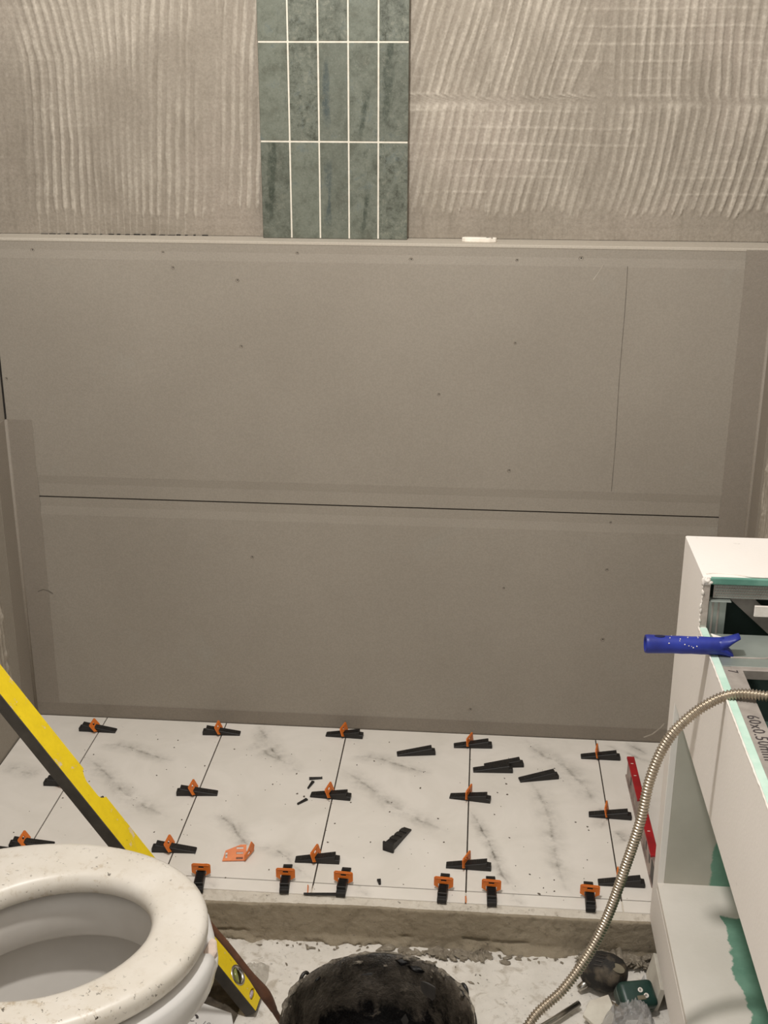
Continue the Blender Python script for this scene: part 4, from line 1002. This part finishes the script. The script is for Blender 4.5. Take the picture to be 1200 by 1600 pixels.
ct = thing('carton', 'white printed carton with brown torn flap under the toilet rim', 'carton')
fin('body', prism([(-0.470, 1.637), (-0.389, 1.608), (-0.378, 1.575), (-0.372, 1.52), (-0.46, 1.50), (-0.50, 1.55)], FLOOR + 0.002, 0.0, 'xyz', 0.0012), M['carton'], ct)
fin('flap', prism([(-0.388, 1.609), (-0.350, 1.600), (-0.322, 1.583), (-0.322, 1.53), (-0.374, 1.53), (-0.379, 1.575)], -0.030, -0.027, 'xyz', 0.0005), M['brown_card'], ct)
fin('flap_edge', prism([(-0.388, 1.608), (-0.324, 1.584), (-0.322, 1.582), (-0.386, 1.606)], FLOOR + 0.002, -0.0272, 'xyz'), M['brown_card'], ct)
rmt = Matrix.Rotation(math.radians(-19), 4, 'Z'); rmt.translation = (-0.4515, 1.590, 0.0004)
arc = [(0.0075 * math.cos(q), 0.0075 * math.sin(q), 0) for q in np.linspace(0.2, 5.6, 26)]
ab = tube(arc, [0.0006 + 0.0017 * (1 - i / 25) for i in range(26)], 6); bmesh.ops.transform(ab, matrix=rmt @ Matrix.Diagonal((1, 1, 0.12, 1)), verts=ab.verts)
fin('printed_ring', ab, M['ink'], ct, True)
m3 = rmt @ Matrix.Translation((0.010, -0.009, 0)); text_mesh('printed_text', '.', 0.014, M['ink'], ct, m3)
M['grey_ink'] = simple('grey_ink', S(150, 148, 146), S(130, 128, 126), 90, 0.8, bump=0)
m4 = rmt @ Matrix.Translation((0.020, -0.009, 0)); text_mesh('printed_text', '180', 0.016, M['grey_ink'], ct, m4)
# dirty rag in the shade under the level
M['rag'] = simple('dirty_grey_cloth', S(96, 87, 74), S(58, 51, 43), 22, 0.9, bump=0.6, bscale=60, bdist=0.004)
def cloth(x0, x1, y0, y1, zb, amp, seed, name, mat, nn=46, sharp=1.0, rot=0.0):
    X, Y = np.meshgrid(np.linspace(-1, 1, nn), np.linspace(-1, 1, nn))
    r = np.sqrt(X ** 2 + Y ** 2); edge = np.clip(1 - np.maximum(np.abs(X), np.abs(Y)) ** 4, 0, 1)
    fold = np.abs(fbm(X * 2.6 + 5, Y * 2.6 + 5, seed, 4) - 0.47) * 2
    Z = zb + amp * edge * (0.35 + 1.1 * (1 - fold * 2.2) ** 2 * sharp * 0.6 + 0.7 * (1 - np.clip(r, 0, 1) ** 2))
    wx = 0.12 * (fbm(X * 2 + 1, Y * 2, seed + 5) - 0.5); wy = 0.12 * (fbm(X * 2 + 7, Y * 2 + 4, seed + 6) - 0.5)
    px = (x0 + x1) / 2 + (X + wx) * (x1 - x0) / 2 * (1 - 0.12 * Y ** 2); py = (y0 + y1) / 2 + (Y + wy) * (y1 - y0) / 2 * (1 - 0.12 * X ** 2)
    me = grid_mesh(name, np.c_[px.ravel(), py.ravel(), Z.ravel()], nn, nn)
    return link(name, me, mat)
tag(cloth(-0.53, -0.40, 1.655, 1.79, FLOOR + 0.001, 0.018, 210, 'dirty_rag', M['rag']), 'crumpled dirty grey rag in the shade below the yellow level', 'rag')
def film_mat(name, col, alpha, rough=0.18):
    t = NT(name); v = t.obj()
    t.color(t.mix(t.map(t.noise(v, 30, 4), 0.35, 0.65), col, tuple(min(1, c * 1.15) for c in col[:3]) + (1,)))
    t.set(Roughness=rough, Alpha=alpha); t.bump(t.noise(v, 45, 4), 0.5, 0.003); return t.m
M['film'] = film_mat('clear_plastic_film', S(176, 174, 172), 0.42)
M['film2'] = film_mat('dusty_plastic_film', S(190, 184, 172), 0.5, 0.3)
tag(cloth(-0.412, -0.362, 1.765, 1.835, FLOOR + 0.001, 0.014, 260, 'plastic_scrap', M['film2'], 26), 'crumpled scrap of clear plastic on the concrete right of yellow level', 'plastic scrap')

# ------------------------------------------------------------------ tools and scraps in the lower right corner
M['tool_black'] = simple('dusty_black_tool_plastic', S(30, 27, 23), S(92, 82, 68), 42, 0.75, bump=0.6, bscale=90, bdist=0.003, lo=0.45, hi=0.68)
M['tool_green'] = simple('dark_green_tool_plastic', S(28, 52, 46), S(42, 70, 62), 25, 0.4, bump=0.2)
M['tool_rim'] = simple('dusty_green_rim', S(84, 92, 84), S(64, 74, 66), 40, 0.6, bump=0.2)
M['khaki'] = simple('khaki_label', S(120, 112, 92), S(104, 96, 78), 40, 0.7, bump=0.1)
dr = thing('cordless_tool', 'dusty black cordless tool with green battery lying at the kerb near the box', 'power tool', (0.262, 1.815, FLOOR), 0.0)
prof = [(0.0, 0.010), (0.003, 0.024), (0.010, 0.031), (0.030, 0.035), (0.055, 0.034), (0.070, 0.029), (0.080, 0.020), (0.084, 0.006)]
hs = loft([[(x - 0.040, r * math.cos(2 * math.pi * k / 28), r * math.sin(2 * math.pi * k / 28)) for k in range(28)] for x, r in prof], cap0=True, cap1=True)
o = fin('motor_housing', hs, M['tool_black'], dr, True); o.location = (0.0, 0.012, 0.038); o.rotation_euler = (0, -0.25, -0.55)
for q in range(4):
    vs_ = fin('vent_slot', box(-0.004, 0.012, -0.0012, 0.0012, 0.0, 0.0012), M['vial_dark'], o); aa = 0.9 + q * 0.22
    vs_.location = (0.0, 0.0345 * math.cos(aa) * -1, 0.0345 * math.sin(aa)); vs_.rotation_euler = (aa - math.pi / 2 if False else math.pi / 2 - aa, 0, 0)
o2 = fin('label_disc', prism([(0.0125 * math.cos(2 * math.pi * k / 18), 0.008 * math.sin(2 * math.pi * k / 18)) for k in range(18)], 0, 0.0012, 'xyz'), M['khaki'], dr); o2.location = (0.022, -0.012, 0.0665); o2.rotation_euler = (0.45, 0.28, -0.3)
bt = fin('battery', box(-0.034, 0.034, -0.026, 0.026, 0, 0.040, 0.010, 3), M['tool_green'], dr, True); bt.location = (0.050, -0.030, 0.008); bt.rotation_euler = (0.42, 0.08, 0.30)
fin('battery_rim', prism([(0.036 * math.copysign(abs(math.cos(q)) ** 0.5, math.cos(q)), 0.028 * math.copysign(abs(math.sin(q)) ** 0.5, math.sin(q))) for q in np.linspace(0, 2 * np.pi, 40, endpoint=False)], 0.010, 0.026, 'xyz', 0.001), M['tool_rim'], bt)
for xx, yy in ((0.004, 0.004), (0.012, -0.007)):
    rg = [[(xx + r * math.cos(2 * math.pi * k / 16), yy + r * math.sin(2 * math.pi * k / 16), z) for k in range(16)] for r, z in ((0.0048, 0.0395), (0.0046, 0.0412), (0.0024, 0.0412), (0.0022, 0.0400))]
    fin('contact_ring', loft(rg, cap1=True), M['plaster'], bt, True)
fin('latch', box(-0.006, 0.010, -0.014, -0.006, 0.0395, 0.0412, 0.0006), M['khaki'], bt)
o = fin('chuck', tube([(-0.046, -0.008, 0.012), (-0.036, -0.002, 0.016), (-0.026, 0.004, 0.020)], [0.006, 0.0075, 0.008], 12), M['chrome'], dr, True)
rd = tag(fin('steel_rod', tube([(0.070, 1.640, FLOOR + 0.011), (0.120, 1.685, FLOOR + 0.011), (0.165, 1.724, FLOOR + 0.011), (0.214, 1.768, FLOOR + 0.013)], 0.0058, 12), M['chrome'], None, True), 'bright steel rod lying on the concrete under the hose', 'rod')
M['gyp'] = simple('plasterboard_scrap', S(214, 208, 194), S(198, 190, 176), 30, 0.85, bump=0.3)
M['gyp_edge'] = simple('brown_card_edge', S(110, 96, 76), S(86, 74, 58), 40, 0.9, bump=0.3)
gy = thing('board_scrap', 'angular white plasterboard scrap lying in front of the cordless tool', 'board scrap', (0.250, 1.740, FLOOR + 0.012))
gy.rotation_euler = (0.30, -0.06, 0.1)
fin('white_face', prism([(-0.032, -0.002), (-0.016, 0.024), (0.020, 0.034), (0.026, 0.004), (0.018, -0.022), (-0.014, -0.024)], 0.004, 0.0135, 'xyz', 0.0008), M['gyp'], gy)
fin('torn_edge', prism([(0.018, 0.030), (0.046, 0.006), (0.040, -0.008), (0.020, -0.010)], 0.0015, 0.0085, 'xyz', 0.0008), M['gyp_edge'], gy)
tag(cloth(0.243, 0.352, 1.640, 1.748, FLOOR + 0.002, 0.052, 310, 'plastic_bag', M['film'], 54), 'crumpled clear plastic bag on the floor beside the white box', 'plastic bag')
rb_ = fin('red_scrap', box(-0.018, 0.018, -0.006, 0.006, 0, 0.006, 0.001), simple('dull_red_plastic', S(150, 44, 30), S(120, 36, 26), 50, 0.5)); rb_.location = (0.288, 1.668, FLOOR + 0.003); rb_.rotation_euler = (0, 0, 0.2)
tag(rb_, 'small dull red scrap under the clear plastic bag', 'plastic scrap')
def lean(x, y0, y1, h, tilt, name, label, mat, th=0.006):
    o = fin(name, box(-th / 2, th / 2, y0, y1, 0, h, 0.0006), M[mat]); o.location = (x, 0, FLOOR); o.rotation_euler = (0, tilt, 0)
    return tag(o, label, 'board')
lean(0.352, 1.775, 1.872, 0.050, 0.22, 'white_offcut', 'thin white offcut leaning under the edge of the white box', 'gyp', 0.010)
lean(0.330, 1.775, 1.838, 0.030, 0.35, 'white_card', 'narrow white card propped left of the leaning white offcut', 'carton', 0.004)
